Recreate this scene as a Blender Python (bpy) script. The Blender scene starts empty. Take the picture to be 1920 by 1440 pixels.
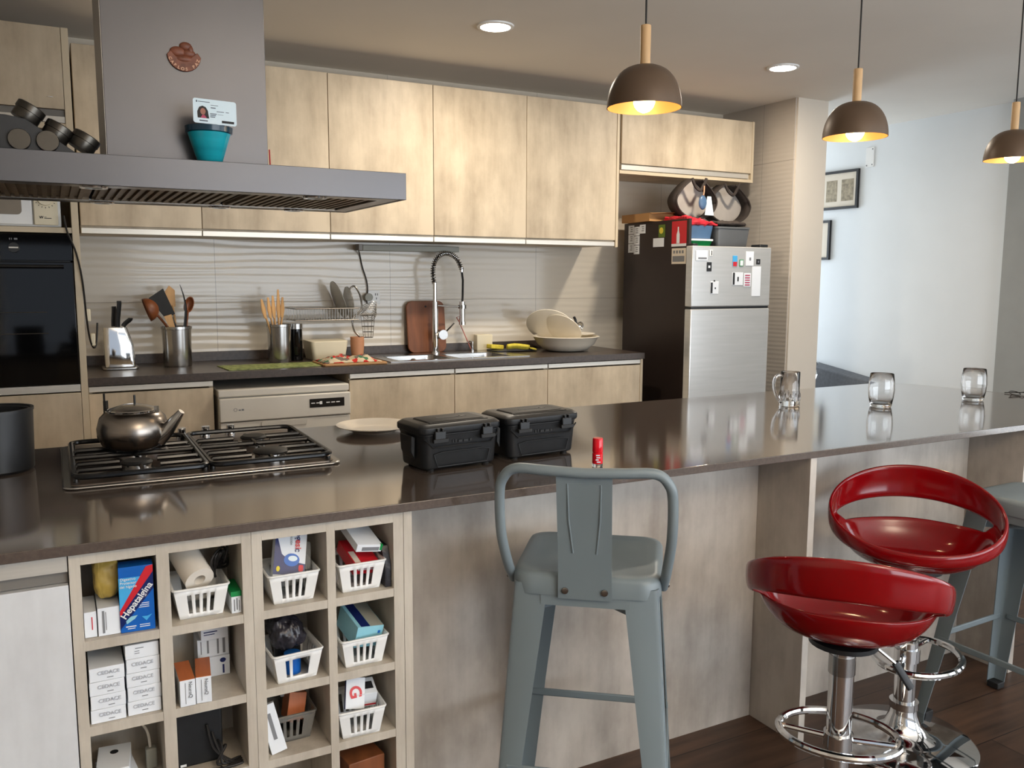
import bpy, bmesh, math, random
from math import sin, cos, pi, radians as R_
from mathutils import Matrix, Vector
random.seed(7)
sc = bpy.context.scene
COL = sc.collection

# ------------------------------------------------------------------ materials
def lin(c):
    c = c / 255.0
    return c / 12.92 if c <= 0.04045 else ((c + 0.055) / 1.055) ** 2.4
def C(r, g, b, a=1): return (lin(r), lin(g), lin(b), a)
def C2(c, k): return (min(1, c[0] * k), min(1, c[1] * k), min(1, c[2] * k), 1)

def base_mat(name, rough=.5, metal=0, spec=.5, coat=0, alpha=None, trans=0, ior=1.45):
    m = bpy.data.materials.new(name); m.use_nodes = True
    nt = m.node_tree; b = nt.nodes['Principled BSDF']
    b.inputs['Roughness'].default_value = rough
    b.inputs['Metallic'].default_value = metal
    b.inputs['Specular IOR Level'].default_value = spec
    b.inputs['Coat Weight'].default_value = coat
    b.inputs['Coat Roughness'].default_value = .08
    b.inputs['Transmission Weight'].default_value = trans
    b.inputs['IOR'].default_value = ior
    return m, nt, b

def mat(name, col, rough=.5, metal=0, spec=.5, coat=0, scale=(6, 6, 6), var=.08, detail=4, trans=0, ior=1.45,
        bump=0, bscale=60, col2=None, contrast=(.35, .65), emit=None):
    """procedural colour: noise stretched by scale mixes two tones of the colour"""
    m, nt, b = base_mat(name, rough, metal, spec, coat, None, trans, ior)
    N, L = nt.nodes, nt.links
    tc = N.new('ShaderNodeTexCoord'); mp = N.new('ShaderNodeMapping')
    mp.inputs['Scale'].default_value = scale
    L.new(tc.outputs['Object'], mp.inputs['Vector'])
    no = N.new('ShaderNodeTexNoise'); no.inputs['Scale'].default_value = 1; no.inputs['Detail'].default_value = detail
    L.new(mp.outputs['Vector'], no.inputs['Vector'])
    cr = N.new('ShaderNodeValToRGB')
    cr.color_ramp.elements[0].position = contrast[0]; cr.color_ramp.elements[1].position = contrast[1]
    cr.color_ramp.elements[0].color = C2(col, 1 - var); cr.color_ramp.elements[1].color = col2 or C2(col, 1 + var)
    L.new(no.outputs['Fac'], cr.inputs['Fac']); L.new(cr.outputs['Color'], b.inputs['Base Color'])
    if bump:
        n2 = N.new('ShaderNodeTexNoise'); n2.inputs['Scale'].default_value = bscale; n2.inputs['Detail'].default_value = 3
        L.new(tc.outputs['Object'], n2.inputs['Vector'])
        bp = N.new('ShaderNodeBump'); bp.inputs['Strength'].default_value = bump; bp.inputs['Distance'].default_value = .005
        L.new(n2.outputs['Fac'], bp.inputs['Height']); L.new(bp.outputs['Normal'], b.inputs['Normal'])
    if emit:
        b.inputs['Emission Color'].default_value = emit[0]; b.inputs['Emission Strength'].default_value = emit[1]
    return m

def laminate(name, ca, cb, rough=.45, vert=True, sx=9, sz=1.3, spec=.4):
    """concrete-like pale wood laminate: soft vertical grain plus cloudy patches"""
    m, nt, b = base_mat(name, rough, 0, spec)
    N, L = nt.nodes, nt.links
    tc = N.new('ShaderNodeTexCoord')
    def noise(s, det, r=.5):
        mp = N.new('ShaderNodeMapping'); mp.inputs['Scale'].default_value = s
        L.new(tc.outputs['Object'], mp.inputs['Vector'])
        n = N.new('ShaderNodeTexNoise'); n.inputs['Scale'].default_value = 1; n.inputs['Detail'].default_value = det
        n.inputs['Roughness'].default_value = r
        L.new(mp.outputs['Vector'], n.inputs['Vector']); return n
    s1 = (sx, sx, sz) if vert else (sz, sx, sx)
    s2 = (sx * 9, sx * 9, sz * 3) if vert else (sz * 3, sx * 9, sx * 9)
    a = noise(s1, 5, .6); f = noise(s2, 2, .5); g = noise((5, 5, 3.6), 6, .62)
    mx = N.new('ShaderNodeMath'); mx.operation = 'MULTIPLY_ADD'; mx.inputs[1].default_value = .5
    L.new(a.outputs['Fac'], mx.inputs[0])
    m2 = N.new('ShaderNodeMath'); m2.operation = 'MULTIPLY'; m2.inputs[1].default_value = .12
    L.new(f.outputs['Fac'], m2.inputs[0]); L.new(m2.outputs[0], mx.inputs[2])
    m3 = N.new('ShaderNodeMath'); m3.operation = 'MULTIPLY_ADD'; m3.inputs[1].default_value = .45
    L.new(g.outputs['Fac'], m3.inputs[0]); L.new(mx.outputs[0], m3.inputs[2])
    cr = N.new('ShaderNodeValToRGB')
    cr.color_ramp.elements[0].position = .42; cr.color_ramp.elements[1].position = .64
    cr.color_ramp.elements[0].color = ca; cr.color_ramp.elements[1].color = cb
    L.new(m3.outputs[0], cr.inputs['Fac']); L.new(cr.outputs['Color'], b.inputs['Base Color'])
    return m

def tile_mat(name, ca, rough, sx, bump_d, cells):
    """glazed wall tile pressed with rows of horizontal ripples, thin dark joints"""
    m, nt, b = base_mat(name, rough, 0, .5)
    N, L = nt.nodes, nt.links
    tc = N.new('ShaderNodeTexCoord')
    mp = N.new('ShaderNodeMapping'); mp.inputs['Scale'].default_value = sx
    L.new(tc.outputs['Object'], mp.inputs['Vector'])
    w = N.new('ShaderNodeTexWave'); w.wave_type = 'BANDS'; w.bands_direction = 'Z'; w.wave_profile = 'SIN'
    w.inputs['Scale'].default_value = 1; w.inputs['Distortion'].default_value = 3.2
    w.inputs['Detail'].default_value = 0.6; w.inputs['Detail Scale'].default_value = 1.3
    L.new(mp.outputs['Vector'], w.inputs['Vector'])
    sep = N.new('ShaderNodeSeparateXYZ'); L.new(tc.outputs['Object'], sep.inputs[0])
    ad = N.new('ShaderNodeMath'); ad.operation = 'ADD'
    L.new(sep.outputs['X'], ad.inputs[0]); L.new(sep.outputs['Y'], ad.inputs[1])
    cb = N.new('ShaderNodeCombineXYZ'); L.new(ad.outputs[0], cb.inputs['X']); L.new(sep.outputs['Z'], cb.inputs['Y'])
    br = N.new('ShaderNodeTexBrick'); br.offset = 0; br.inputs['Scale'].default_value = 1
    br.inputs['Brick Width'].default_value = cells[0]; br.inputs['Row Height'].default_value = cells[1]
    br.inputs['Mortar Size'].default_value = .0016; br.inputs['Mortar Smooth'].default_value = .1
    br.inputs['Color1'].default_value = ca; br.inputs['Color2'].default_value = C2(ca, .97)
    br.inputs['Mortar'].default_value = C2(ca, .55)
    mp2 = N.new('ShaderNodeMapping'); mp2.inputs['Location'].default_value = (cells[2], cells[3], 0)
    L.new(cb.outputs[0], mp2.inputs['Vector']); L.new(mp2.outputs[0], br.inputs['Vector'])
    L.new(br.outputs['Color'], b.inputs['Base Color'])
    bp = N.new('ShaderNodeBump'); bp.inputs['Strength'].default_value = 1; bp.inputs['Distance'].default_value = bump_d
    L.new(w.outputs['Fac'], bp.inputs['Height']); L.new(bp.outputs['Normal'], b.inputs['Normal'])
    return m

def floor_mat():
    m, nt, b = base_mat('floor_planks', .38, 0, .45)
    N, L = nt.nodes, nt.links
    tc = N.new('ShaderNodeTexCoord')
    br = N.new('ShaderNodeTexBrick'); br.offset = .37; br.inputs['Scale'].default_value = 1
    br.inputs['Brick Width'].default_value = 1.25; br.inputs['Row Height'].default_value = .19
    br.inputs['Mortar Size'].default_value = .002
    br.inputs['Color1'].default_value = C(84, 62, 48); br.inputs['Color2'].default_value = C(66, 48, 38)
    br.inputs['Mortar'].default_value = C(26, 18, 14)
    L.new(tc.outputs['Object'], br.inputs['Vector'])
    mp = N.new('ShaderNodeMapping'); mp.inputs['Scale'].default_value = (2.2, 22, 1)
    L.new(tc.outputs['Object'], mp.inputs['Vector'])
    no = N.new('ShaderNodeTexNoise'); no.inputs['Scale'].default_value = 1.5; no.inputs['Detail'].default_value = 6
    L.new(mp.outputs['Vector'], no.inputs['Vector'])
    cr = N.new('ShaderNodeValToRGB'); cr.color_ramp.elements[0].color = (.5, .5, .5, 1); cr.color_ramp.elements[1].color = (1.25, 1.2, 1.15, 1)
    cr.color_ramp.elements[0].position = .3; cr.color_ramp.elements[1].position = .7
    L.new(no.outputs['Fac'], cr.inputs['Fac'])
    mx = N.new('ShaderNodeMix'); mx.data_type = 'RGBA'; mx.blend_type = 'MULTIPLY'; mx.inputs['Factor'].default_value = 1
    L.new(br.outputs['Color'], mx.inputs[6]); L.new(cr.outputs['Color'], mx.inputs[7])
    L.new(mx.outputs[2], b.inputs['Base Color'])
    return m

def glass_mat(name, col=(1, 1, 1, 1), rough=0.0, ior=1.45):
    m, nt, b = base_mat(name, rough, 0, .5, trans=1, ior=ior)
    no = nt.nodes.new('ShaderNodeTexNoise'); no.inputs['Scale'].default_value = 3
    cr = nt.nodes.new('ShaderNodeValToRGB'); cr.color_ramp.elements[0].color = C2(col, .97); cr.color_ramp.elements[1].color = col
    nt.links.new(no.outputs['Fac'], cr.inputs['Fac']); nt.links.new(cr.outputs['Color'], b.inputs['Base Color'])
    return m

M = {}
M['wood'] = laminate('pale_wood_laminate', C(170, 154, 131), C(203, 187, 162), sx=4.5, sz=1.3)
M['woodedge'] = mat('pale_edge_band', C(198, 182, 155), .5, var=.04)
M['grey'] = laminate('grey_wood_laminate', C(150, 141, 132), C(192, 184, 174), sx=4, sz=1.0)
M['cubby'] = laminate('cubby_laminate', C(172, 163, 150), C(192, 184, 171), sx=30, sz=6)
M['whitedoor'] = laminate('whitish_door', C(192, 193, 195), C(214, 216, 218), sx=5)
M['quartz'] = mat('brown_quartz', C(82, 72, 65), .10, spec=.9, coat=.7, scale=(140, 140, 140), var=.12)
M['worktop'] = mat('dark_worktop', C(66, 56, 50), .3, scale=(60, 20, 60), var=.2)
M['alu'] = mat('brushed_aluminium', C(205, 200, 190), .38, .55, scale=(2, 80, 80), var=.05)
M['greyalu'] = mat('grey_channel', C(120, 116, 110), .5, .3)
M['tile'] = tile_mat('rippled_white_tile', C(208, 199, 184), .15, (1.2, 1.2, 7.0), .0008, (1.1, 1.0, -3.06 + 5.5 - 5.4, -.27))
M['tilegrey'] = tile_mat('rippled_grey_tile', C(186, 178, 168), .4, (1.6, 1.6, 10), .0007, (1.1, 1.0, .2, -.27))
M['paint'] = mat('white_wall_paint', C(224, 228, 230), .8, var=.02, scale=(2, 2, 2), bump=.04)
M['paintcream'] = mat('cream_wall_paint', C(212, 203, 190), .8, var=.02, scale=(2, 2, 2))
M['ceil'] = mat('ceiling_paint', C(228, 222, 212), .85, var=.02, scale=(1.5, 1.5, 1.5))
M['floor'] = floor_mat()
M['steel'] = mat('brushed_steel', C(165, 160, 155), .28, 1, scale=(1, 60, 60), var=.06)
M['hood'] = mat('dark_brushed_steel', C(90, 89, 91), .34, .85, scale=(2, 90, 2), var=.05)
M['hoodlit'] = mat('hood_steel_lit', C(150, 146, 140), .4, .8, scale=(2, 2, 50), var=.05)  # hood steel with side light put into a paler tone
M['chrome'] = mat('chrome', C(225, 225, 225), .06, 1, var=.01)
M['satin'] = mat('satin_chrome', C(170, 168, 165), .22, 1, var=.03)
M['black'] = mat('black_plastic', C(24, 25, 27), .42, scale=(40, 40, 40), var=.15)
M['blackgloss'] = mat('black_glass', C(8, 8, 9), .06, var=.05)
M['enamel'] = mat('black_enamel', C(16, 16, 17), .22, var=.2, scale=(30, 30, 30))
M['castiron'] = mat('matt_black', C(20, 19, 18), .6, var=.2, scale=(30, 30, 30))
M['white'] = mat('white_plastic', C(232, 232, 230), .4, var=.02)
M['cream'] = mat('cream_plastic', C(218, 208, 182), .45, var=.03)
M['offwhite'] = mat('off_white_enamel', C(205, 200, 190), .35, var=.03)
M['ceramic'] = mat('cream_ceramic', C(226, 218, 202), .2, var=.02)
M['porcelain'] = mat('white_porcelain', C(235, 226, 212), .15, var=.02)
M['redstool'] = mat('glossy_red_shell', C(122, 3, 8), .12, spec=.45, coat=.15, var=.06, scale=(2, 2, 2))
M['greymetal'] = mat('blue_grey_painted_metal', C(112, 123, 128), .38, spec=.5, var=.06, scale=(5, 5, 2))
M['rubber'] = mat('black_rubber', C(20, 20, 20), .7, var=.1)
M['cord'] = mat('black_cord', C(22, 18, 16), .6, var=.1)
M['shade'] = mat('dark_bronze_shade', C(92, 74, 58), .45, .2, var=.05)
M['shadein'] = mat('gold_inside', C(176, 128, 72), .4, .3, var=.03)
M['lightwood'] = mat('light_turned_wood', C(196, 160, 116), .5, scale=(40, 40, 5), var=.1)
M['bulb'] = mat('glowing_bulb', C(255, 240, 210), .4, emit=(C(255, 224, 170), 9))
M['led'] = mat('glowing_led_disc', C(255, 250, 240), .4, emit=(C(255, 246, 228), 14))
M['woodspoon'] = mat('spoon_wood', C(190, 148, 98), .55, scale=(20, 20, 4), var=.15)
M['darkwood'] = mat('dark_spoon_wood', C(120, 66, 34), .45, scale=(20, 20, 4), var=.2)
M['board'] = mat('cutting_board_wood', C(122, 72, 42), .5, scale=(30, 30, 2), var=.18)
M['greenmat'] = mat('green_patterned_mat', C(112, 128, 66), .6, scale=(40, 40, 40), var=.25, col2=C(168, 176, 110))
M['terracotta'] = mat('terracotta_plastic', C(196, 140, 104), .5, var=.06)
M['yellow'] = mat('yellow_foam', C(220, 200, 70), .8, scale=(60, 60, 60), var=.1)
M['cardboard'] = mat('cardboard', C(176, 132, 84), .75, var=.05)
M['fridgeside'] = mat('dark_brown_steel', C(50, 40, 37), .35, .3, var=.04)
M['fridgedoor'] = mat('silver_fridge_door', C(214, 214, 212), .24, .6, scale=(3, 3, 60), var=.03)
M['cyan'] = mat('turquoise_glaze', C(26, 150, 165), .2, scale=(3, 3, 40), var=.12)
M['darkblue'] = mat('dark_blue_glaze', C(16, 50, 66), .2, var=.1)
M['brown'] = mat('brown_souvenir', C(110, 62, 42), .5, scale=(60, 60, 60), var=.25)
M['tan'] = mat('tan_lettering', C(196, 150, 118), .5, var=.05)
M['card'] = mat('id_card', C(205, 222, 230), .3, var=.04)
M['cardink'] = mat('printed_ink', C(70, 80, 92), .5, var=.1)
M['ink'] = mat('black_ink', C(25, 25, 28), .6, var=.05)
M['paleink'] = mat('pale_grey_ink', C(172, 175, 182), .6, var=.03)
M['greyink'] = mat('grey_ink', C(120, 122, 126), .6, var=.05)
M['skin'] = mat('printed_face', C(150, 100, 84), .5, var=.05)
M['hair'] = mat('printed_hair', C(22, 16, 16), .5, var=.05)
M['pink'] = mat('printed_pink', C(170, 60, 90), .5, var=.05)
M['paper'] = mat('white_paper_card', C(225, 229, 234), .6, var=.02)
M['bluebox'] = mat('blue_carton', C(16, 92, 178), .35, var=.06)
M['navy'] = mat('navy_print', C(18, 34, 92), .35, var=.05)
M['lightblue'] = mat('light_blue_print', C(70, 165, 220), .35, var=.05)
M['redprint'] = mat('red_print', C(196, 32, 44), .4, var=.05)
M['orangeprint'] = mat('orange_print', C(190, 108, 62), .45, scale=(50, 6, 6), var=.12)
M['paleblue'] = mat('pale_blue_carton', C(140, 196, 212), .45, var=.04)
M['yellowbag'] = mat('ochre_packet', C(170, 145, 70), .45, scale=(20, 20, 20), var=.15)
M['green'] = mat('green_print', C(14, 132, 66), .4, var=.06)
M['tissue'] = mat('paper_roll', C(220, 212, 200), .8, var=.03)
M['darkbag'] = mat('dark_film', C(40, 38, 44), .3, scale=(30, 30, 30), var=.3, bump=.5, bscale=40)
M['clear'] = glass_mat('clear_glass')
M['clearplastic'] = mat('cloudy_clear_plastic', C(205, 200, 190), .2, trans=.75, var=.02, ior=1.2)
M['polish'] = mat('red_nail_polish', C(208, 16, 32), .12, var=.03)
M['frame'] = mat('black_frame', C(32, 32, 34), .45, var=.1)
M['mount'] = mat('cream_mount', C(214, 204, 188), .8, var=.02)
M['print1'] = mat('sepia_print', C(150, 138, 116), .7, scale=(30, 30, 30), var=.3)
M['greycloth'] = mat('grey_cloth', C(96, 98, 102), .9, scale=(40, 40, 40), var=.1)
M['blueplastic'] = mat('blue_plastic', C(70, 98, 130), .35, var=.06)
M['greyplastic'] = mat('grey_translucent_plastic', C(96, 98, 100), .35, trans=.2, var=.06)
M['mesh'] = mat('grey_thin_fabric', C(168, 160, 152), .8, var=.08)
M['darkfabric'] = mat('dark_brown_fabric', C(52, 44, 40), .8, scale=(30, 30, 30), var=.2)
M['wire'] = mat('steel_wire', C(150, 146, 140), .3, 1, var=.04)
M['lamp'] = mat('grey_lamp_body', C(150, 150, 140), .5, var=.03)
M['screen'] = mat('dark_display', C(18, 18, 20), .2, var=.1)
M['beige'] = mat('microwave_window', C(128, 118, 104), .3, var=.06)
M['winframe'] = mat('white_window_frame', C(225, 225, 222), .5, var=.02)

# ------------------------------------------------------------------ geometry helpers
class B:
    def __init__(s): s.bm = bmesh.new()
    def box(s, x0, y0, z0, x1, y1, z1, T=None):
        vs = [s.bm.verts.new(v) for v in ((x0,y0,z0),(x1,y0,z0),(x1,y1,z0),(x0,y1,z0),(x0,y0,z1),(x1,y0,z1),(x1,y1,z1),(x0,y1,z1))]
        for f in ((0,3,2,1),(4,5,6,7),(0,1,5,4),(1,2,6,5),(2,3,7,6),(3,0,4,7)): s.bm.faces.new([vs[i] for i in f])
        if T is not None: bmesh.ops.transform(s.bm, matrix=T, verts=vs)
        return s
    def lathe(s, prof, c=(0,0,0), n=32, T=None, closed=False):
        rings = []; new = []
        for r, z in prof:
            if r < 1e-6:
                v = s.bm.verts.new((c[0], c[1], c[2] + z)); rings.append([v]); new.append(v)
            else:
                rg = [s.bm.verts.new((c[0] + r*cos(2*pi*i/n), c[1] + r*sin(2*pi*i/n), c[2] + z)) for i in range(n)]
                rings.append(rg); new += rg
        pairs = list(zip(rings, rings[1:]))
        if closed: pairs.append((rings[-1], rings[0]))
        for a, b in pairs:
            if len(a) == 1 and len(b) == 1: continue
            for i in range(n):
                j = (i + 1) % n
                if len(a) == 1: s.bm.faces.new((a[0], b[j], b[i]))
                elif len(b) == 1: s.bm.faces.new((a[i], a[j], b[0]))
                else: s.bm.faces.new((a[i], a[j], b[j], b[i]))
        if T is not None: bmesh.ops.transform(s.bm, matrix=T, verts=new)
        return s
    def cyl(s, c, r, h, r2=None, n=24, T=None):
        r2 = r if r2 is None else r2
        return s.lathe([(0, 0), (r, 0), (r2, h), (0, h)], c, n, T)
    def bar(s, p, q, r, n=10, r2=None): return s.tube([p, q], r, n, r2=r2)
    def tube(s, pts, r, n=8, closed=False, r2=None, sx=1, up=None):
        P = [Vector(p) for p in pts]; m = len(P); rings = []
        nrm = Vector(up) if up else None
        for i in range(m):
            if closed: t = (P[(i+1) % m] - P[i-1])
            else: t = P[min(i+1, m-1)] - P[max(i-1, 0)]
            t.normalize()
            if nrm is None:
                nrm = t.orthogonal()
            nn = nrm - t * nrm.dot(t)
            if nn.length < 1e-6: nn = t.orthogonal()
            nn.normalize(); nrm = nn.copy(); bn = t.cross(nn)
            rr = r if r2 is None else r + (r2 - r) * i / max(1, m-1)
            if callable(r): rr = r(i / max(1, m-1))
            rings.append([s.bm.verts.new(P[i] + nn*cos(2*pi*k/n)*rr + bn*sin(2*pi*k/n)*rr*sx) for k in range(n)])
        prs = list(zip(rings, rings[1:]))
        if closed: prs.append((rings[-1], rings[0]))
        for a, b in prs:
            for k in range(n):
                j = (k+1) % n; s.bm.faces.new((a[k], a[j], b[j], b[k]))
        if not closed:
            s.bm.faces.new(rings[0][::-1]); s.bm.faces.new(rings[-1])
        return s
    def prism(s, pts, h, T=None):
        """polygon in xy extruded 0..h"""
        lo = [s.bm.verts.new((x, y, 0)) for x, y in pts]; hi = [s.bm.verts.new((x, y, h)) for x, y in pts]
        s.bm.faces.new(lo[::-1]); s.bm.faces.new(hi)
        n = len(pts)
        for i in range(n): s.bm.faces.new((lo[i], lo[(i+1) % n], hi[(i+1) % n], hi[i]))
        if T is not None: bmesh.ops.transform(s.bm, matrix=T, verts=lo + hi)
        return s
    def loft(s, secs, cap=True):
        rings = [[s.bm.verts.new(p) for p in sec] for sec in secs]; n = len(secs[0])
        for a, b in zip(rings, rings[1:]):
            for k in range(n): s.bm.faces.new((a[k], a[(k+1) % n], b[(k+1) % n], b[k]))
        if cap: s.bm.faces.new(rings[0][::-1]); s.bm.faces.new(rings[-1])
        return s
    def quad(s, *p): s.bm.faces.new([s.bm.verts.new(v) for v in p]); return s
    def ball(s, c, r, n=16, sz=1):
        k = n // 2
        return s.lathe([(r*sin(pi*i/k), -r*sz*cos(pi*i/k)) for i in range(k+1)], c, n)

INV = {}
def root_of(o):
    while o.parent: o = o.parent
    return o
def build(name, b, m, parent=None, local=False, bev=0, seg=2, smooth=35, solid=0, sub=0, kind=None):
    me = bpy.data.meshes.new(name)
    bmesh.ops.recalc_face_normals(b.bm, faces=b.bm.faces)
    if parent is not None and not local:
        bmesh.ops.transform(b.bm, matrix=INV[root_of(parent).name], verts=b.bm.verts)
    loc = None
    if parent is None:
        xs = [v.co for v in b.bm.verts]
        loc = Vector(((min(v.x for v in xs)+max(v.x for v in xs))/2, (min(v.y for v in xs)+max(v.y for v in xs))/2, min(v.z for v in xs)))
        if kind == 'structure': loc = Vector((0, 0, 0))
        bmesh.ops.translate(b.bm, vec=-loc, verts=b.bm.verts)
    b.bm.to_mesh(me); b.bm.free()
    me.materials.append(M[m] if isinstance(m, str) else m)
    o = bpy.data.objects.new(name, me); COL.objects.link(o)
    if loc is not None: o.location = loc; INV[o.name] = Matrix.Translation(-loc)
    if parent is not None: o.parent = parent
    if smooth:
        for p in me.polygons: p.use_smooth = True
        me.set_sharp_from_angle(angle=R_(smooth))
    if solid:
        md = o.modifiers.new('thickness', 'SOLIDIFY'); md.thickness = solid; md.offset = 0
    if bev:
        md = o.modifiers.new('edges', 'BEVEL'); md.width = bev; md.segments = seg; md.limit_method = 'ANGLE'; md.angle_limit = R_(40)
        md.harden_normals = False
    if sub:
        md = o.modifiers.new('smooth', 'SUBSURF'); md.levels = sub; md.render_levels = sub
    if kind: o['kind'] = kind
    return o
def thing(name, label, cat, loc, rz=0, group=None):
    o = bpy.data.objects.new(name, None); COL.objects.link(o)
    o.location = loc; o.rotation_euler = (0, 0, rz); o.empty_display_size = .05
    o['label'] = label; o['category'] = cat
    if group: o['group'] = group
    INV[o.name] = (Matrix.Translation(Vector(loc)) @ Matrix.Rotation(rz, 4, 'Z')).inverted()
    return o
def tag(o, label, cat, group=None):
    o['label'] = label; o['category'] = cat
    if group: o['group'] = group
    return o
def dup(o, loc, rz, label, group=None):
    r = o.copy(); COL.objects.link(r); r.location = loc; r.rotation_euler = (0, 0, rz); r['label'] = label
    if group: r['group'] = group
    INV[r.name] = (Matrix.Translation(Vector(loc)) @ Matrix.Rotation(rz, 4, 'Z')).inverted()
    for ch in list(o.children):
        c = ch.copy(); COL.objects.link(c); c.parent = r
        for g in list(ch.children):
            d = g.copy(); COL.objects.link(d); d.parent = c
    return r
def TR(x, y, z, rx=0, ry=0, rz=0):
    return Matrix.Translation((x, y, z)) @ Matrix.Rotation(rz, 4, 'Z') @ Matrix.Rotation(ry, 4, 'Y') @ Matrix.Rotation(rx, 4, 'X')
FRONT = (pi/2, 0, 0)
def crumple(o, strength, size, lv=3):
    md = o.modifiers.new('dense', 'SUBSURF'); md.levels = lv; md.render_levels = lv
    tx = bpy.data.textures.new('folds', 'CLOUDS'); tx.noise_scale = size
    md = o.modifiers.new('folds', 'DISPLACE'); md.texture = tx; md.strength = strength; md.mid_level = .5
    return o
def text(body, size, m, parent, loc, rot=FRONT, ext=.0004, name='lettering', align='CENTER', sx=1, local=False, shear=0, bold=0):
    cu = bpy.data.curves.new(name, 'FONT'); cu.body = body; cu.size = size; cu.extrude = ext
    cu.align_x = align; cu.align_y = 'CENTER'; cu.shear = shear; cu.offset = bold
    cu.materials.append(M[m])
    tmp = bpy.data.objects.new(name, cu); me = bpy.data.meshes.new_from_object(tmp); bpy.data.objects.remove(tmp)
    me.name = name; bpy.data.curves.remove(cu)
    if not me.materials: me.materials.append(M[m])
    o = bpy.data.objects.new(name, me); COL.objects.link(o)
    W = Matrix.Translation(Vector(loc)) @ (Matrix.Rotation(rot[2], 4, 'Z') @ Matrix.Rotation(rot[1], 4, 'Y') @ Matrix.Rotation(rot[0], 4, 'X')) @ Matrix.Diagonal((sx, 1, 1, 1))
    if parent is not None:
        o.parent = parent
        if not local: W = INV[root_of(parent).name] @ W
    o.matrix_local = W
    return o
def arc(cx, cy, r, a0, a1, n):
    return [(cx + r*cos(a0 + (a1-a0)*i/n), cy + r*sin(a0 + (a1-a0)*i/n)) for i in range(n+1)]
def rrect(x0, y0, x1, y1, r, n=5):
    p = []
    for cx, cy, a in ((x1-r, y1-r, 0), (x0+r, y1-r, pi/2), (x0+r, y0+r, pi), (x1-r, y0+r, 1.5*pi)):
        p += arc(cx, cy, r, a, a + pi/2, n)
    return p
def spline(pts, n=8):
    P = [Vector(p) for p in pts]; out = []
    for i in range(len(P)-1):
        a = P[max(i-1, 0)]; b = P[i]; c = P[i+1]; d = P[min(i+2, len(P)-1)]
        for k in range(n):
            t = k/n; out.append(.5*((2*b) + (-a+c)*t + (2*a-5*b+4*c-d)*t*t + (-a+3*b-3*c+d)*t**3))
    out.append(P[-1]); return out

# ------------------------------------------------------------------ camera
yaw, pitch, roll, FPX, CAMZ = 0.488533, 0.1232808, 0.0036714, 1611.09, 1.42
fw = Vector((sin(yaw)*cos(pitch), cos(yaw)*cos(pitch), -sin(pitch)))
r0 = Vector((cos(yaw), -sin(yaw), 0)); u0 = r0.cross(fw)
rt = r0*cos(roll) + u0*sin(roll); up = -r0*sin(roll) + u0*cos(roll)
cam = bpy.data.objects.new('camera', bpy.data.cameras.new('camera')); COL.objects.link(cam)
mw = Matrix((( rt.x, up.x, -fw.x, 0), (rt.y, up.y, -fw.y, 0), (rt.z, up.z, -fw.z, CAMZ), (0, 0, 0, 1)))
cam.matrix_world = mw
cam.data.sensor_width = 36; cam.data.sensor_fit = 'HORIZONTAL'; cam.data.lens = FPX/1920*36
cam.data.clip_start = .02; cam.data.clip_end = 60
sc.camera = cam

# ------------------------------------------------------------------ room shell
CZ = 2.70
build('floor', B().box(-2.2, -2.7, -.06, 8.2, 7.2, 0), 'floor', kind='structure')
build('ceiling', B().box(-2.2, -2.7, CZ, 8.2, 7.2, CZ+.06), 'ceil', kind='structure')
build('wall_back', B().box(-2.2, 5.40, 0, 4.75, 5.5, CZ), 'tile', kind='structure')
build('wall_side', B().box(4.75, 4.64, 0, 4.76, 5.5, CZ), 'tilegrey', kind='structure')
build('wall_pillar', B().box(4.76, 4.625, 0, 5.06, 7.1, CZ), 'paintcream', kind='structure')
build('wall_far', B().box(5.06, 7.1, 0, 6.35, 7.2, CZ), 'paint', kind='structure')
build('wall_right', B().box(6.25, 3.93, 0, 6.35, 7.1, CZ), 'paint', kind='structure')
build('wall_right', B().box(6.15, 1.2, 0, 6.35, 3.93, CZ), mat('grey_wall_paint', C(150, 152, 150), .8, var=.03), kind='structure')
build('wall_right', B().box(6.15, -2.6, 0, 6.35, 1.2, .25).box(6.15, -2.6, 2.4, 6.35, 1.2, CZ), 'paint', kind='structure')
build('wall_left', B().box(-2.2, -2.6, 0, -2.1, 5.4, CZ), 'paintcream', kind='structure')
build('wall_front', B().box(-2.2, -2.7, 0, -.6, -2.6, CZ).box(5.6, -2.7, 0, 6.35, -2.6, CZ).box(-.6, -2.7, 0, 5.6, -2.6, .15).box(-.6, -2.7, 2.4, 5.6, -2.6, CZ), 'paint', kind='structure')
w = B()
for x in (-.6, .93, 2.47, 4.0, 5.54): w.box(x, -2.68, .15, x+.06, -2.62, 2.4)
w.box(-.6, -2.68, .15, 5.6, -2.62, .21).box(-.6, -2.68, 2.34, 5.6, -2.62, 2.4)
build('window_1', w, 'winframe', kind='structure')
w = B()
for y in (-2.6, -.7, 1.14): w.box(6.2, y, .25, 6.26, y+.06, 2.4)
w.box(6.2, -2.6, .25, 6.26, 1.2, .31).box(6.2, -2.6, 2.34, 6.26, 1.2, 2.4)
build('window_2', w, 'winframe', kind='structure')

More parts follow.
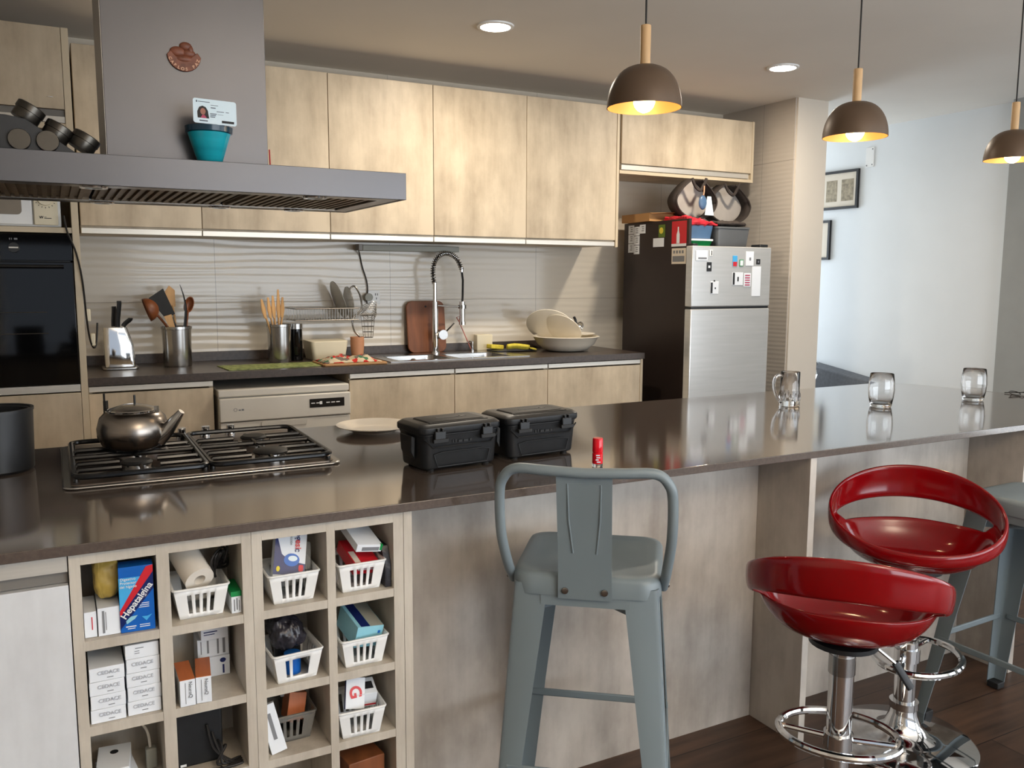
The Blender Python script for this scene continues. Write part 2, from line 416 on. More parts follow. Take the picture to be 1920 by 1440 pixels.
# ------------------------------------------------------------------ wall cabinets
UX = [.141, .731, 1.438, 2.085, 2.732, 3.45]
def wall_cabinet(x0, x1, label, z0=1.636, ztop=2.57, last=False):
    t = thing('wall_cabinet', label, 'cabinet', ((x0+x1)/2, 5.15, z0), group='laminate wall cabinets over the worktop')
    g = .0018
    if last: x1d = x1 - .02
    else: x1d = x1
    build('carcass', B().box(x0, 4.972, z0+.004, x1, 5.395, ztop), 'wood', t)
    build('door', B().box(x0+g, 4.95, z0+.04, x1d-g, 4.970, ztop-.002), 'wood', t, bev=.0015)
    build('handle_profile', B().box(x0+g, 4.955, z0, x1d-g, 4.971, z0+.030), 'alu', t, bev=.002)
    if last: build('side_panel', B().box(x1-.019, 4.948, z0-.006, x1, 4.971, ztop), 'woodedge', t)
    return t
LB = ['pale wood wall cabinet nearest the oven column, mostly behind the range hood',
      'pale wood wall cabinet behind the right half of the range hood',
      'pale wood wall cabinet just right of the range hood end',
      'pale wood wall cabinet above the spring faucet, middle of the full height row',
      'pale wood wall cabinet next to the fridge recess, with exposed side edge']
for i in range(5): wall_cabinet(UX[i], UX[i+1], LB[i], last=(i == 4))
t = thing('fridge_cabinet', 'short pale wood cabinet hung high above the refrigerator', 'cabinet', (4.06, 5.15, 2.12))
build('carcass', B().box(3.455, 4.972, 2.135, 4.66, 5.395, 2.57), 'wood', t)
build('door', B().box(3.472, 4.95, 2.195, 4.64, 4.970, 2.568), 'wood', t, bev=.0015)
build('handle_profile', B().box(3.472, 4.952, 2.155, 4.62, 4.971, 2.188), 'alu', t, bev=.002)
build('bottom_rail', B().box(3.455, 4.948, 2.128, 4.66, 4.971, 2.150).box(4.641, 4.948, 2.150, 4.66, 4.971, 2.57), 'woodedge', t)

# ------------------------------------------------------------------ oven column
t = thing('oven_column', 'tall pale wood column housing microwave and black oven', 'cabinet', (-.24, 4.95, 0))
build('side_panel', B().box(.094, 4.60, 0, .124, 5.39, 2.55), 'woodedge', t, bev=.001)
build('side_panel', B().box(-.62, 4.60, 0, -.59, 5.39, 2.55), 'woodedge', t, bev=.001)
build('top_panel', B().box(-.59, 4.62, 2.53, .094, 5.39, 2.55), 'wood', t)
build('back_panel', B().box(-.59, 5.36, .1, .094, 5.39, 2.53), 'wood', t)
build('upper_door', B().box(-.588, 4.60, 2.185, .092, 4.62, 2.549), 'wood', t, bev=.0015)
build('handle_profile', B().box(-.588, 4.606, 2.125, .092, 4.62, 2.152), 'alu', t)
build('channel', B().box(-.588, 4.615, 2.152, .092, 4.63, 2.183), 'greyalu', t)
build('shelf', B().box(-.59, 4.604, 2.095, .094, 5.36, 2.122).box(-.59, 4.604, 1.620, .094, 5.36, 1.645), 'woodedge', t)
build('lower_door', B().box(-.588, 4.60, .1, .092, 4.62, .862), 'wood', t, bev=.0015)
build('handle_profile', B().box(-.588, 4.606, .868, .092, 4.63, .902), 'alu', t)
build('plinth', B().box(-.59, 4.66, 0, .094, 4.68, .1), 'black', t)
dr = build('cover_cap', B().cyl((.036, 4.6, 2.235), .012, .002, T=None), 'white', t)
dr.data.transform(Matrix.Translation((0, 0, 0)))

# microwave
t = thing('microwave', 'white microwave oven standing in the niche above the oven', 'microwave', (-.2, 4.85, 1.645))
build('body', B().box(-.46, 4.64, 1.648, .052, 5.05, 1.95), 'white', t, bev=.006)
build('door', B().box(-.46, 4.622, 1.655, -.066, 4.641, 1.945), 'white', t, bev=.006)
build('window', B().prism(rrect(-.43, 1.70, -.108, 1.92, .02), .003, TR(0, 4.6225, 0, pi/2)), 'beige', t)
cp = build('control_panel', B().box(-.060, 4.618, 1.655, .040, 4.641, 1.945), 'cream', t, bev=.004)
build('dial', B().lathe([(0, 0), (.034, 0), (.032, .012), (0, .012)], n=28, T=TR(-.01, 4.618, 1.778, pi/2)), 'cream', cp)
tk = B()
for a in range(-30, 211, 20):
    r = R_(a+180 if False else a)
    tk.box(-.0012, -.0005, -.003, .0012, .0005, .003, T=Matrix.Translation((-.01+.043*cos(r), 4.6172, 1.778-.043*sin(r))) @ Matrix.Rotation(r+pi/2, 4, 'Y'))
build('dial_marks', tk, 'ink', cp, smooth=0)
text('W', .016, 'ink', cp, (-.030, 4.6175, 1.690), bold=.0006)
build('name_line', B().box(-.018, 4.6172, 1.691, -.008, 4.6178, 1.693).box(-.018, 4.6172, 1.685, .012, 4.6178, 1.688), 'ink', cp)
build('foot', B().box(-.40, 4.66, 1.6452, -.36, 4.70, 1.648), 'rubber', t)
build('foot', B().box(.0, 4.66, 1.6452, .04, 4.70, 1.648), 'rubber', t)

# oven
t = thing('built_in_oven', 'black built-in electric oven with glass door below the microwave', 'oven', (-.25, 4.85, .91))
build('body', B().box(-.57, 4.622, .912, .080, 5.15, 1.600), 'black', t)
build('control_panel', B().box(-.588, 4.592, 1.490, .090, 4.621, 1.612), 'blackgloss', t, bev=.002)
build('door', B().box(-.588, 4.588, .908, .090, 4.621, 1.484), 'blackgloss', t, bev=.003)
build('handle', B().tube([(-.55, 4.56, 1.462), (.05, 4.56, 1.462)], .009, 10).bar((-.53, 4.56, 1.462), (-.53, 4.59, 1.462), .006).bar((.03, 4.56, 1.462), (.03, 4.59, 1.462), .006), 'enamel', t)
k = build('knob', B().lathe([(0, 0), (.024, 0), (.022, .02), (0, .02)], n=24, T=TR(-.148, 4.592, 1.548, pi/2)), 'black', t)
build('knob_mark', B().box(-.168, 4.568, 1.545, -.13, 4.571, 1.551), 'alu', k)
build('dial_symbols', B().box(-.165, 4.5913, 1.584, -.161, 4.5921, 1.592).box(-.157, 4.5913, 1.584, -.154, 4.5921, 1.592).box(-.146, 4.5913, 1.584, -.132, 4.5921, 1.592), 'greyink', t, smooth=0)
rk = B()
for z in (1.251, 1.152): rk.tube([(-.5, 4.586, z), (-.03, 4.586, z)], .0018, 6)
build('rack_glint', rk, 'wire', t)
build('window', B().box(-.50, 4.5868, 1.04, -.02, 4.5878, 1.40), 'blackgloss', t)

# ------------------------------------------------------------------ base units along the back wall
def base_unit(x0, x1, label, side=False):
    t = thing('base_cabinet', label, 'cabinet', ((x0+x1)/2, 5.0, 0), group='laminate base cabinets under the dark worktop')
    build('carcass', B().box(x0+.001, 4.732, .1, x0+.018, 5.38, .876).box(x1-.0195, 4.732, .1, x1-.001, 5.38, .876).box(x0+.018, 4.732, .1, x1-.0195, 5.38, .118).box(x0+.018, 5.365, .118, x1-.0195, 5.38, .876), 'wood', t)
    build('door', B().box(x0+.002, 4.712, .11, x1-(.02 if side else .002), 4.731, .838), 'wood', t, bev=.0015)
    build('handle_profile', B().box(x0+.002, 4.708, .845, x1-(.02 if side else .002), 4.731, .874), 'alu', t, bev=.003)
    build('plinth', B().box(x0+.001, 4.76, 0, x1-.001, 4.78, .099), 'black', t)
    if side: build('side_panel', B().box(x1-.019, 4.708, 0, x1, 4.731, .876), 'woodedge', t)
    return t
base_unit(.126, .720, 'pale wood base cabinet between oven column and dishwasher')
base_unit(1.457, 2.112, 'pale wood base cabinet just right of the dishwasher')
base_unit(2.112, 2.763, 'pale wood base cabinet below the right side of the sink')
base_unit(2.763, 3.507, 'pale wood base cabinet at the fridge end of the worktop', side=True)
t = thing('back_worktop', 'long dark brown worktop with low upstand along the tiled wall', 'worktop', (1.8, 5.05, .878))
# four slabs around the sink bowls
SX0, SX1, SX2, SX3, SY0, SY1 = 1.80, 2.16, 2.20, 2.58, 4.84, 5.16
wb = B().box(.126, 4.700, .878, SX0, 5.385, .918).box(SX3, 4.700, .878, 3.515, 5.385, .918).box(SX0, 4.700, .878, SX3, SY0, .918).box(SX0, SY1, .878, SX3, 5.385, .918).box(SX1, SY0, .878, SX2, SY1, .918)
build('slab', wb, 'worktop', t)
build('upstand', B().box(.126, 5.378, .918, 3.40, 5.399, .972), 'worktop', t, bev=.001)

# sink
t = thing('kitchen_sink', 'stainless steel double bowl sink set into the dark worktop', 'sink', (2.2, 5.05, .878))
s = B()
def bowl(x0, x1):
    z = .922
    top = [(x, y, z) for x, y in rrect(x0, SY0+.004, x1, SY1-.004, .05)]
    mid = [(x, y, .80) for x, y in rrect(x0+.008, SY0+.012, x1-.008, SY1-.012, .05)]
    bot = [(x, y, .755) for x, y in rrect(x0+.03, SY0+.035, x1-.03, SY1-.035, .05)]
    s.loft([top, mid, bot], cap=False); s.bm.faces.new([s.bm.verts.new(p) for p in bot])
bowl(SX0+.004, SX1-.004); bowl(SX2+.004, SX3-.004)
build('bowls', s, 'satin', t)
rim = B().box(1.74, 4.80, .9185, SX0+.01, 5.30, .923).box(SX3-.01, 4.80, .9185, 2.68, 5.30, .923).box(SX0+.01, 4.80, .9185, SX3-.01, SY0+.008, .923).box(SX0+.01, SY1-.008, .9185, SX3-.01, 5.30, .923).box(SX1-.008, SY0+.008, .9185, SX2+.008, SY1-.008, .923)
build('rim', rim, 'satin', t)
build('overflow', B().lathe([(0, 0), (.018, 0), (.016, .003), (0, .003)], n=16, T=TR(2.02, SY1-.014, .885, pi/2)), 'chrome', t)

# faucet
t = thing('spring_faucet', 'tall chrome faucet with coiled spring neck behind the sink', 'faucet', (2.21, 5.24, .923))
fy = 5.24
build('base', B().cyl((2.21, fy, .923), .03, .012).cyl((2.21, fy, .935), .021, .28), 'chrome', t)
build('riser', B().cyl((2.21, fy, 1.215), .018, .045).cyl((2.21, fy, 1.26), .013, .13), 'chrome', t)
neck = [(2.205, fy, 1.38), (2.197, fy, 1.46), (2.215, fy, 1.53), (2.265, fy, 1.572), (2.32, fy, 1.572), (2.37, fy, 1.54), (2.402, fy, 1.475)]
neck = spline(neck, 16)
build('hose', B().tube(neck + [Vector((2.412, fy, 1.40)), Vector((2.41, fy, 1.30)), Vector((2.407, fy, 1.25))], .0075, 8), 'rubber', t)
cl = B(); turns = 30; pts = []
tot = len(neck)
for i in range(turns*12+1):
    u = i/(turns*12)*(tot-1); k = min(int(u), tot-2); f = u-k
    p = neck[k].lerp(neck[k+1], f); tg = (neck[k+1]-neck[k]).normalized(); b2 = Vector((0, 1, 0)); n2 = tg.cross(b2)
    a = 2*pi*i/12; pts.append(p + (n2*cos(a) + b2*sin(a))*.0145)
build('spring', cl.tube(pts, .0032, 5), 'satin', t)
build('spray_head', B().cyl((2.407, fy, 1.12), .019, .14).cyl((2.407, fy, 1.105), .024, .02).cyl((2.402, fy, 1.455), .013, .03), 'chrome', t)
build('holder_arm', B().bar((2.21, fy, 1.235), (2.40, fy, 1.225), .006).lathe([(.022, -.012), (.022, .012), (.027, .012), (.027, -.012)], (2.407, fy, 1.225), 20, closed=True), 'satin', t)
lv = build('lever_body', B().lathe([(0, 0), (.032, 0), (.032, .05), (0, .05)], n=24, T=TR(2.25, fy+.005, 1.045, pi/2)).bar((2.21, fy, 1.045), (2.25, fy-.01, 1.045), .022), 'satin', t)
build('lever', B().bar((2.26, fy-.03, 1.05), (2.325, fy-.05, 1.12), .0055), 'chrome', lv)

t = thing('soap_dispenser', 'small chrome soap dispenser standing beside the faucet', 'dispenser', (2.49, 5.26, .918))
build('stem', B().cyl((2.49, 5.26, .923), .013, .012).cyl((2.49, 5.26, .93), .008, .06), 'chrome', t)
build('spout', B().tube([(2.49, 5.26, .988), (2.46, 5.25, .992), (2.44, 5.24, .98)], .005, 8), 'chrome', t)

o = tag(build('cutting_board', B().prism(rrect(-.137, 0, .137, .345, .045), .018, TR(2.19, 5.335, .919, pi/2-.13, 0, 0)), 'board', bev=.004), 'brown wooden cutting board leaning against tiles behind the faucet', 'cutting board')
build('hang_hole', B().lathe([(0, 0), (.007, 0), (.007, .001), (0, .001)], n=16, T=TR(2.19, 5.3555, 1.226, pi/2-.13)), 'ink', o)

t = thing('sponge_caddy', 'cream sponge holder box behind the right sink bowl', 'sponge holder', (2.60, 5.33, .918))
build('box', B().box(2.55, 5.31, .9185, 2.67, 5.37, 1.03), 'cream', t, bev=.006)
o = tag(build('sponge', B().box(-.055, -.03, 0, .055, .03, .03, T=TR(2.66, 5.255, .933, 0, .1, .2)), 'yellow', bev=.006), 'yellow kitchen sponge lying in front of the cream holder', 'sponge')
gl = B().tube(spline([(2.70, 5.16, .952), (2.76, 5.15, .957), (2.82, 5.14, .950), (2.86, 5.14, .944)], 5), .016, 8, sx=1.6)
for k in range(4): gl.tube([(2.85, 5.11+.02*k, .944), (2.91+.012*(k % 2), 5.10+.025*k, .930)], .008, 6)
tag(build('rubber_glove', gl, 'yellow', sub=1), 'pale yellow rubber glove lying on the worktop right of the sink', 'glove')
tag(build('draining_tray', B().prism(rrect(2.60, 5.12, 2.93, 5.29, .03), .008, TR(0, 0, .9235)), 'black', bev=.002), 'flat dark tray under the sponge and yellow glove', 'tray')
for n_, (x, lab) in enumerate(((2.44, 'thin pink straw brush standing behind the spray head, left one'),)):
    tag(build('dish_brush', B().bar((2.50, 5.30, .93), (2.42, 5.33, 1.13), .0035).tube([(2.425, 5.33, 1.12), (2.405, 5.33, 1.15), (2.43, 5.33, 1.16), (2.425, 5.33, 1.12)], .004, 6), mat('faded_pink_plastic', C(190, 110, 100), .5)), 'thin pink handled dish brush standing behind the spray head', 'brush')

# knife block
t = thing('knife_block', 'shiny steel knife block near the oven column', 'knife block', (.295, 5.12, .918))
sec = lambda x0, x1, y0, y1, z: [(x, y, z) for x, y in rrect(x0, y0, x1, y1, .025)]
build('body', B().loft([sec(.225, .378, 5.06, 5.19, .934), sec(.222, .372, 5.06, 5.19, 1.05), sec(.226, .345, 5.07, 5.18, 1.145)]), 'chrome', t)
build('base', B().loft([sec(.212, .390, 5.045, 5.205, .9185), sec(.212, .390, 5.045, 5.205, .932)]), 'satin', t, bev=.003)
def knife(x, y, z, dx, L, lab):
    k = B().tube(spline([(x, y, z), (x+dx*.3, y, z+L*.35), (x+dx, y, z+L*.8), (x+dx*1.1, y, z+L)], 4), .015, 8, sx=.6)
    return tag(build('kitchen_knife', k, 'black'), lab, 'knife', )
knife(.298, 5.11, 1.147, .012, .14, 'tallest black handled knife standing in the steel block')
knife(.280, 5.15, 1.147, .006, .11, 'black handled knife behind the tallest one in the steel block')
knife(.325, 5.11, 1.149, .035, .045, 'short black handled knife leaning right in the steel block')

# utensil crocks
def crock(cx, cy, r, h, label, jar=False):
    t = thing('utensil_crock', label, 'crock', (cx, cy, .918))
    build('body', B().lathe([(0, 0), (r*.93, 0), (r*.96, .01), (r*.96, h*.5), (r, h), (r*.95, h), (r*.91, h*.5), (r*.88, .012), (0, .012)], (cx, cy, .9185), 36), 'steel' if False else 'satin', t)
    build('rim_band', B().lathe([(r*.99, h-.014), (r*1.04, h-.012), (r*1.04, h+.002), (r*.95, h+.002), (r*.95, h-.012)], (cx, cy, .9185), 36, closed=True), 'satin', t)
    return t
crock(.598, 5.13, .079, .222, 'shiny steel crock holding dark ladles and spatulas')
crock(1.168, 5.13, .070, .222, 'shiny steel crock holding plain wooden spoons')
def shaft(pts, r, m, label, cat, name, sub=0, head=None):
    t = thing(name, label, cat, pts[0])
    build('handle', B().tube(spline(pts, 4), r, 8), m, t)
    if head: build('head', head[0], head[1], t, solid=head[2] if len(head) > 2 else 0)
    return t
Z0 = .94
# ladle
hb = B().lathe([(.062*sin(a), -.062*cos(a)) for a in [k*pi/2/7 for k in range(8)]], n=24, T=TR(.445, 5.11, 1.235, 0, -1.9, 0))
shaft([(.62, 5.13, Z0), (.56, 5.12, 1.12), (.49, 5.11, 1.22)], .007, 'darkwood', 'dark wooden ladle hanging over the left of the crock', 'ladle', 'ladle', head=(hb, 'darkwood', .006))
# dark spatula
sp = B().prism([(-.028, 0), (.028, 0), (.046, .15), (-.046, .14)], .004, TR(.566, 5.10, 1.20, pi/2, -.5, 0))
shaft([(.64, 5.12, Z0), (.60, 5.11, 1.12), (.566, 5.105, 1.21)], .006, 'black', 'black slotted spatula leaning left in the crock of dark utensils', 'spatula', 'spatula', head=(sp, 'castiron'))
sp = B().prism([(-.016, 0), (.016, 0), (.026, .09), (0, .12), (-.026, .09)], .006, TR(.586, 5.16, 1.25, pi/2, -.12, 0))
shaft([(.61, 5.16, Z0), (.60, 5.16, 1.12), (.586, 5.157, 1.26)], .006, 'woodspoon', 'pale wooden spatula standing behind the black spatula', 'spatula', 'spatula', head=(sp, 'woodspoon'))
sp = B().tube(spline([(.640, 5.10, 1.14), (.648, 5.10, 1.24), (.640, 5.10, 1.31), (.622, 5.10, 1.375)], 5), lambda u: .013*(1-u)+.002, 8, sx=.3)
shaft([(.62, 5.11, Z0), (.632, 5.105, 1.08), (.640, 5.10, 1.15)], .007, 'black', 'tall curved black tongs pointing up in the crock', 'tongs', 'kitchen_tongs', head=(sp, 'black'))
hb = B().lathe([(.03*sin(a), -.022*cos(a)) for a in [k*pi/2/6 for k in range(7)]], n=20, T=TR(.668, 5.12, 1.262, pi/2, .3, 0) @ Matrix.Diagonal((.8, 1.5, 1, 1)))
shaft([(.635, 5.13, Z0), (.648, 5.125, 1.12), (.662, 5.12, 1.23)], .006, 'darkwood', 'reddish wooden spoon leaning right in the crock', 'spoon', 'wooden_spoon', head=(hb, 'darkwood', .005))
sp = B().prism([(-.014, 0), (.014, 0), (.02, .08), (-.02, .08)], .005, TR(.574, 5.085, 1.13, pi/2, -.3, 0))
shaft([(.61, 5.09, Z0), (.59, 5.087, 1.08), (.574, 5.083, 1.14)], .006, 'woodspoon', 'short wooden scraper at the front of the dark utensils', 'scraper', 'wooden_scraper', head=(sp, 'woodspoon'))
for i, (dx, tx, tz, lab) in enumerate(((-.03, -.105, 1.29, 'leftmost wooden spoon in the second crock, leaning left'), (-.01, -.065, 1.30, 'wooden spoon second from the left in the second crock'),
        (.01, -.035, 1.31, 'slim wooden spoon in the middle of the second crock'), (.02, .0, 1.345, 'tallest wooden stick in the second crock'), (.03, .028, 1.30, 'rightmost broad wooden spoon in the second crock'))):
    cx, cy = 1.168, 5.10 + .012*i
    hb = B().tube([(cx+tx*.8, cy, 1.18), (cx+tx*.9, cy, 1.23), (cx+tx, cy, tz)], lambda u: .008 + .012*math.sin(pi*min(1, u*.9+.1)), 10, sx=.45)
    shaft([(cx+dx, cy, Z0), (cx+tx*.55, cy, 1.10), (cx+tx*.8, cy, 1.19)], .006, 'woodspoon', lab, 'spoon', 'wooden_spoon', head=(hb, 'woodspoon'))
t = thing('storage_jar', 'dark glass jar with grey lid beside the wooden spoon crock', 'jar', (1.262, 5.16, .918))
build('body', B().lathe([(0, 0), (.036, 0), (.038, .01), (.038, .19), (0, .19)], (1.275, 5.17, .9185), 24), 'blackgloss', t)
build('lid', B().cyl((1.275, 5.17, 1.11), .04, .03), 'satin', t)

tag(build('placemat', B().prism([(.79, 5.02), (.81, 4.76), (1.32, 4.78), (1.40, 5.01)], .004, TR(0, 0, .9185)), 'greenmat'), 'green patterned plastic mat lying on the worktop above the dishwasher', 'mat')
tag(build('chopping_board', B().prism(rrect(1.32, 4.735, 1.70, 5.0, .02), .012, TR(0, 0, .9187)), mat('tan_board', C(170, 128, 84), .6, scale=(4, 40, 4)), bev=.003), 'thin tan board under the folded tea towel', 'board')
# towel tray
tw = laminate('tea_towel', C(205, 190, 165), C(120, 150, 130), vert=False)
m_, nt_, b_ = base_mat('checked_tea_towel', .9)
tc = nt_.nodes.new('ShaderNodeTexCoord'); vo = nt_.nodes.new('ShaderNodeTexVoronoi'); vo.inputs['Scale'].default_value = 34
nt_.links.new(tc.outputs['Object'], vo.inputs['Vector'])
cr = nt_.nodes.new('ShaderNodeValToRGB'); cr.color_ramp.interpolation = 'CONSTANT'
for pos, c in ((.0, C(196, 180, 150)), (.36, C(186, 40, 34)), (.50, C(200, 190, 165)), (.66, C(60, 110, 80)), (.78, C(110, 100, 90))):
    e = cr.color_ramp.elements[0] if pos == 0 else cr.color_ramp.elements.new(pos); e.color = c
cr.color_ramp.elements[-1].color = C(150, 150, 140)
sepc = nt_.nodes.new('ShaderNodeSeparateColor'); nt_.links.new(vo.outputs['Color'], sepc.inputs[0]); nt_.links.new(sepc.outputs[0], cr.inputs['Fac'])
nt_.links.new(cr.outputs['Color'], b_.inputs['Base Color']); M['towel'] = m_
tb = B()
nx, ny = 26, 12; vs = {}
for i in range(nx+1):
    for j in range(ny+1):
        x = 1.335 + .34*i/nx; y = 4.77 + .22*j/ny
        e = min(i, nx-i)/nx*2; e2 = min(j, ny-j)/ny*2
        z = .933 + .035*min(1, e*3)*min(1, e2*3)*(.6+.4*sin(i*.8+j*.5)*cos(j*.9+i*.3))
        vs[i, j] = tb.bm.verts.new((x, y, z))
for i in range(nx):
    for j in range(ny): tb.bm.faces.new((vs[i, j], vs[i+1, j], vs[i+1, j+1], vs[i, j+1]))
tag(build('tea_towel', tb, 'towel', solid=.004), 'crumpled tea towel with red, green and cream pattern beside the sink', 'towel')
tag(build('plastic_container', B().loft([sec(1.36, 1.56, 5.10, 5.30, .9185), sec(1.345, 1.575, 5.09, 5.31, 1.02), sec(1.345, 1.575, 5.09, 5.31, 1.035)]), 'cream', bev=.003), 'large cream plastic food container under the wire dish rack', 'container')
cp_ = B()
for k in range(3): cp_.lathe([(0, .0), (.036, .0), (.044, .09), (.040, .09), (.033, .004), (0, .004)], (1.665, 5.20, .9185+.02*k), 28)
tag(build('plastic_cup', cp_, 'terracotta'), 'terracotta coloured ribbed cup standing right of the cream container', 'cup')

# wall mounted dish rack
t = thing('dish_rack', 'chrome wire dish rack mounted on the tiles over the towel', 'dish rack', (1.5, 5.3, 1.15))
wr = B()
for z in (1.228, 1.158):
    wr.tube([(1.27, 5.15, z), (1.66, 5.15, z), (1.66, 5.37, z), (1.27, 5.37, z)], .0032, 6, closed=True)
for i in range(23):
    x = 1.28 + .0167*i; wr.tube([(x, 5.15, 1.228), (x, 5.15, 1.158), (x, 5.37, 1.158), (x, 5.37, 1.228)], .0015, 5)
build('basket', wr, 'wire', t)
st = B().tube(spline([(1.62, 5.20, 1.345), (1.655, 5.20, 1.362), (1.69, 5.20, 1.30), (1.695, 5.20, 1.22), (1.64, 5.20, 1.16), (1.645, 5.20, 1.09), (1.69, 5.20, 1.03), (1.705, 5.20, .925)], 8), .006, 8)
build('side_frame', st, 'satin', t)
ut = B()
for k in range(5):
    z = 1.04 + .035*k; r = .030 + .004*k
    ut.lathe([(r-.0018, 0), (r, .0018), (r+.0018, 0), (r, -.0018)], (1.75, 5.24, z), 20, closed=True)
for a in range(10):
    ut.bar((1.75+.030*cos(a*.628), 5.24+.030*sin(a*.628), 1.04), (1.75+.046*cos(a*.628), 5.24+.046*sin(a*.628), 1.18), .0014, 5)
for k in range(5):
    z = 1.19 + .012*k
    ut.tube(spline([(1.70, 5.22, z), (1.74+.01*k, 5.20, z+.03), (1.80, 5.22, z), (1.77, 5.25, z-.05), (1.71, 5.24, z-.01)], 5), .0022, 5)
build('cutlery_holder', ut, 'wire', t)
tag(build('glass_plate', B().lathe([(0, 0), (.085, .002), (.12, .012), (.12, .016), (.085, .006), (0, .004)], n=40, T=TR(1.555, 5.26, 1.275, 0, 1.25, 0)), 'clearplastic'), 'clear glass plate standing upright in the wire dish rack', 'plate')
tag(build('glass_plate', B().lathe([(0, 0), (.075, .002), (.10, .012), (.10, .016), (.075, .006), (0, .004)], n=40, T=TR(1.62, 5.26, 1.26, 0, 1.45, 0)), 'clearplastic'), 'smaller clear plate at the right end of the dish rack', 'plate')

# under-cabinet lamp, its cable and socket
t = thing('under_cabinet_lamp', 'slim grey strip lamp fixed under the wall cabinets over the sink', 'lamp', (2.06, 5.32, 1.58))
build('housing', B().box(1.735, 5.27, 1.585, 2.40, 5.36, 1.622), 'lamp', t, bev=.004)
build('end_cap', B().box(1.712, 5.275, 1.588, 1.735, 5.355, 1.625), 'greyalu', t)
build('cable', B().tube(spline([(1.715, 5.31, 1.60), (1.75, 5.385, 1.57), (1.77, 5.388, 1.48), (1.795, 5.388, 1.40), (1.802, 5.388, 1.33), (1.79, 5.385, 1.28), (1.795, 5.385, 1.25)], 6), .004, 6), 'cord', t)
t = thing('wall_socket', 'white wall socket with plugged adapter on the tiles', 'socket', (1.84, 5.395, 1.29))
build('plate', B().box(1.80, 5.390, 1.245, 1.885, 5.3995, 1.335), 'white', t, bev=.002)
build('slots', B().box(1.852, 5.3885, 1.300, 1.856, 5.3902, 1.315, ).box(1.866, 5.3885, 1.300, 1.870, 5.3902, 1.315).box(1.859, 5.3885, 1.275, 1.863, 5.3902, 1.288), 'ink', t)
build('adapter', B().cyl((0, 0, 0), .026, .035, T=TR(1.80, 5.39, 1.29, pi/2)), 'lamp', t)

# big serving bowl
t = thing('serving_bowl', 'wide cream ceramic bowl at the fridge end of the worktop', 'bowl', (3.12, 5.08, .918))
bc = (3.12, 5.08, .9185)
build('body', B().lathe([(0, .004), (.11, 0), (.15, .008), (.20, .05), (.225, .095), (.235, .10), (.228, .104), (.192, .056), (.14, .018), (0, .014)], bc, 48), 'ceramic', t)
tag(build('ceramic_plate', B().lathe([(0, 0), (.11, .004), (.165, .02), (.165, .025), (.11, .010), (0, .006)], n=48, T=TR(3.035, 5.16, 1.075, -.55, .55, 0)), 'ceramic'), 'cream plate leaning steeply inside the serving bowl', 'plate')
tag(build('ceramic_plate', B().lathe([(0, 0), (.09, .004), (.135, .016), (.135, .021), (.09, .010), (0, .006)], n=48, T=TR(3.08, 5.06, 1.06, -.35, .75, 0)), 'ceramic'), 'second cream plate leaning in front inside the serving bowl', 'plate')
tag(build('saucer', B().lathe([(0, 0), (.07, .003), (.11, .014), (.11, .018), (.07, .008), (0, .005)], (3.245, 5.10, 1.018), 40), 'ceramic'), 'small cream saucer lying level on the right rim of the bowl', 'plate')
t = thing('serving_spoon', 'dark metal serving spoon standing on the saucer in the bowl', 'spoon', (3.2, 5.1, 1.02))
build('handle', B().tube(spline([(3.14, 5.06, 1.03), (3.19, 5.07, 1.07), (3.20, 5.08, 1.12), (3.185, 5.08, 1.15)], 5), .009, 8), 'enamel', t)
build('head', B().lathe([(.03*sin(a), -.02*cos(a)) for a in [k*pi/2/6 for k in range(7)]], n=20, T=TR(3.235, 5.08, 1.085, pi/2)), 'satin', t, solid=.004)

# hanging power cables on the oven column
t = thing('power_cable', 'dark power cable hanging down beside the oven column', 'cable', (.13, 4.62, 1.05))
build('lead', B().tube(spline([(.062, 4.596, 1.70), (.075, 4.592, 1.62), (.105, 4.588, 1.53), (.125, 4.59, 1.40), (.135, 4.62, 1.22), (.145, 4.66, 1.12), (.16, 4.70, 1.07), (.175, 4.72, 1.09), (.185, 4.73, 1.19)], 8), .0045, 6), 'cord', t)
build('plug', B().box(.135, 4.66, 1.20, .155, 4.70, 1.26), 'cream', t, bev=.004)
build('adapter', B().box(.15, 4.68, 1.08, .17, 4.71, 1.14), 'cream', t, bev=.004)

# ------------------------------------------------------------------ dishwasher
t = thing('dishwasher', 'off-white dishwasher with small black display under the worktop', 'dishwasher', (1.1, 4.95, 0))
build('body', B().box(.738, 4.70, .02, 1.442, 5.30, .785), 'offwhite', t, bev=.003)
build('top_cover', B().box(.735, 4.672, .786, 1.444, 5.30, .825), 'offwhite', t, bev=.006)
cpn = build('control_panel', B().box(.737, 4.655, .655, 1.446, 4.699, .780), 'offwhite', t, bev=.006)
build('door', B().box(.740, 4.662, .06, 1.444, 4.699, .650), 'offwhite', t, bev=.004)
build('grip_recess', B().loft([[(.95, 4.6615, .640), (1.20, 4.6615, .640), (1.19, 4.6615, .612), (.96, 4.6615, .612)], [(.95, 4.655, .642), (1.20, 4.655, .642), (1.195, 4.658, .615), (.955, 4.658, .615)]]), 'offwhite', t)
ds = build('display', B().box(1.213, 4.6535, .704, 1.409, 4.6555, .752), 'screen', cpn)
tk = B()
for i in range(6):
    if i == 2: tk.box(1.269, 4.6528, .720, 1.283, 4.6533, .737)
    else: tk.box(1.222+.028*i, 4.6528, .726, 1.243+.028*i, 4.6533, .731)
build('display_icons', tk, 'white', ds)
text('O', .026, 'greyink', cpn, (.818, 4.6545, .718))
build('name_mark', B().box(.834, 4.6542, .713, .846, 4.6549, .720).box(.849, 4.6542, .713, .862, 4.6549, .722), 'greyink', cpn, smooth=0)
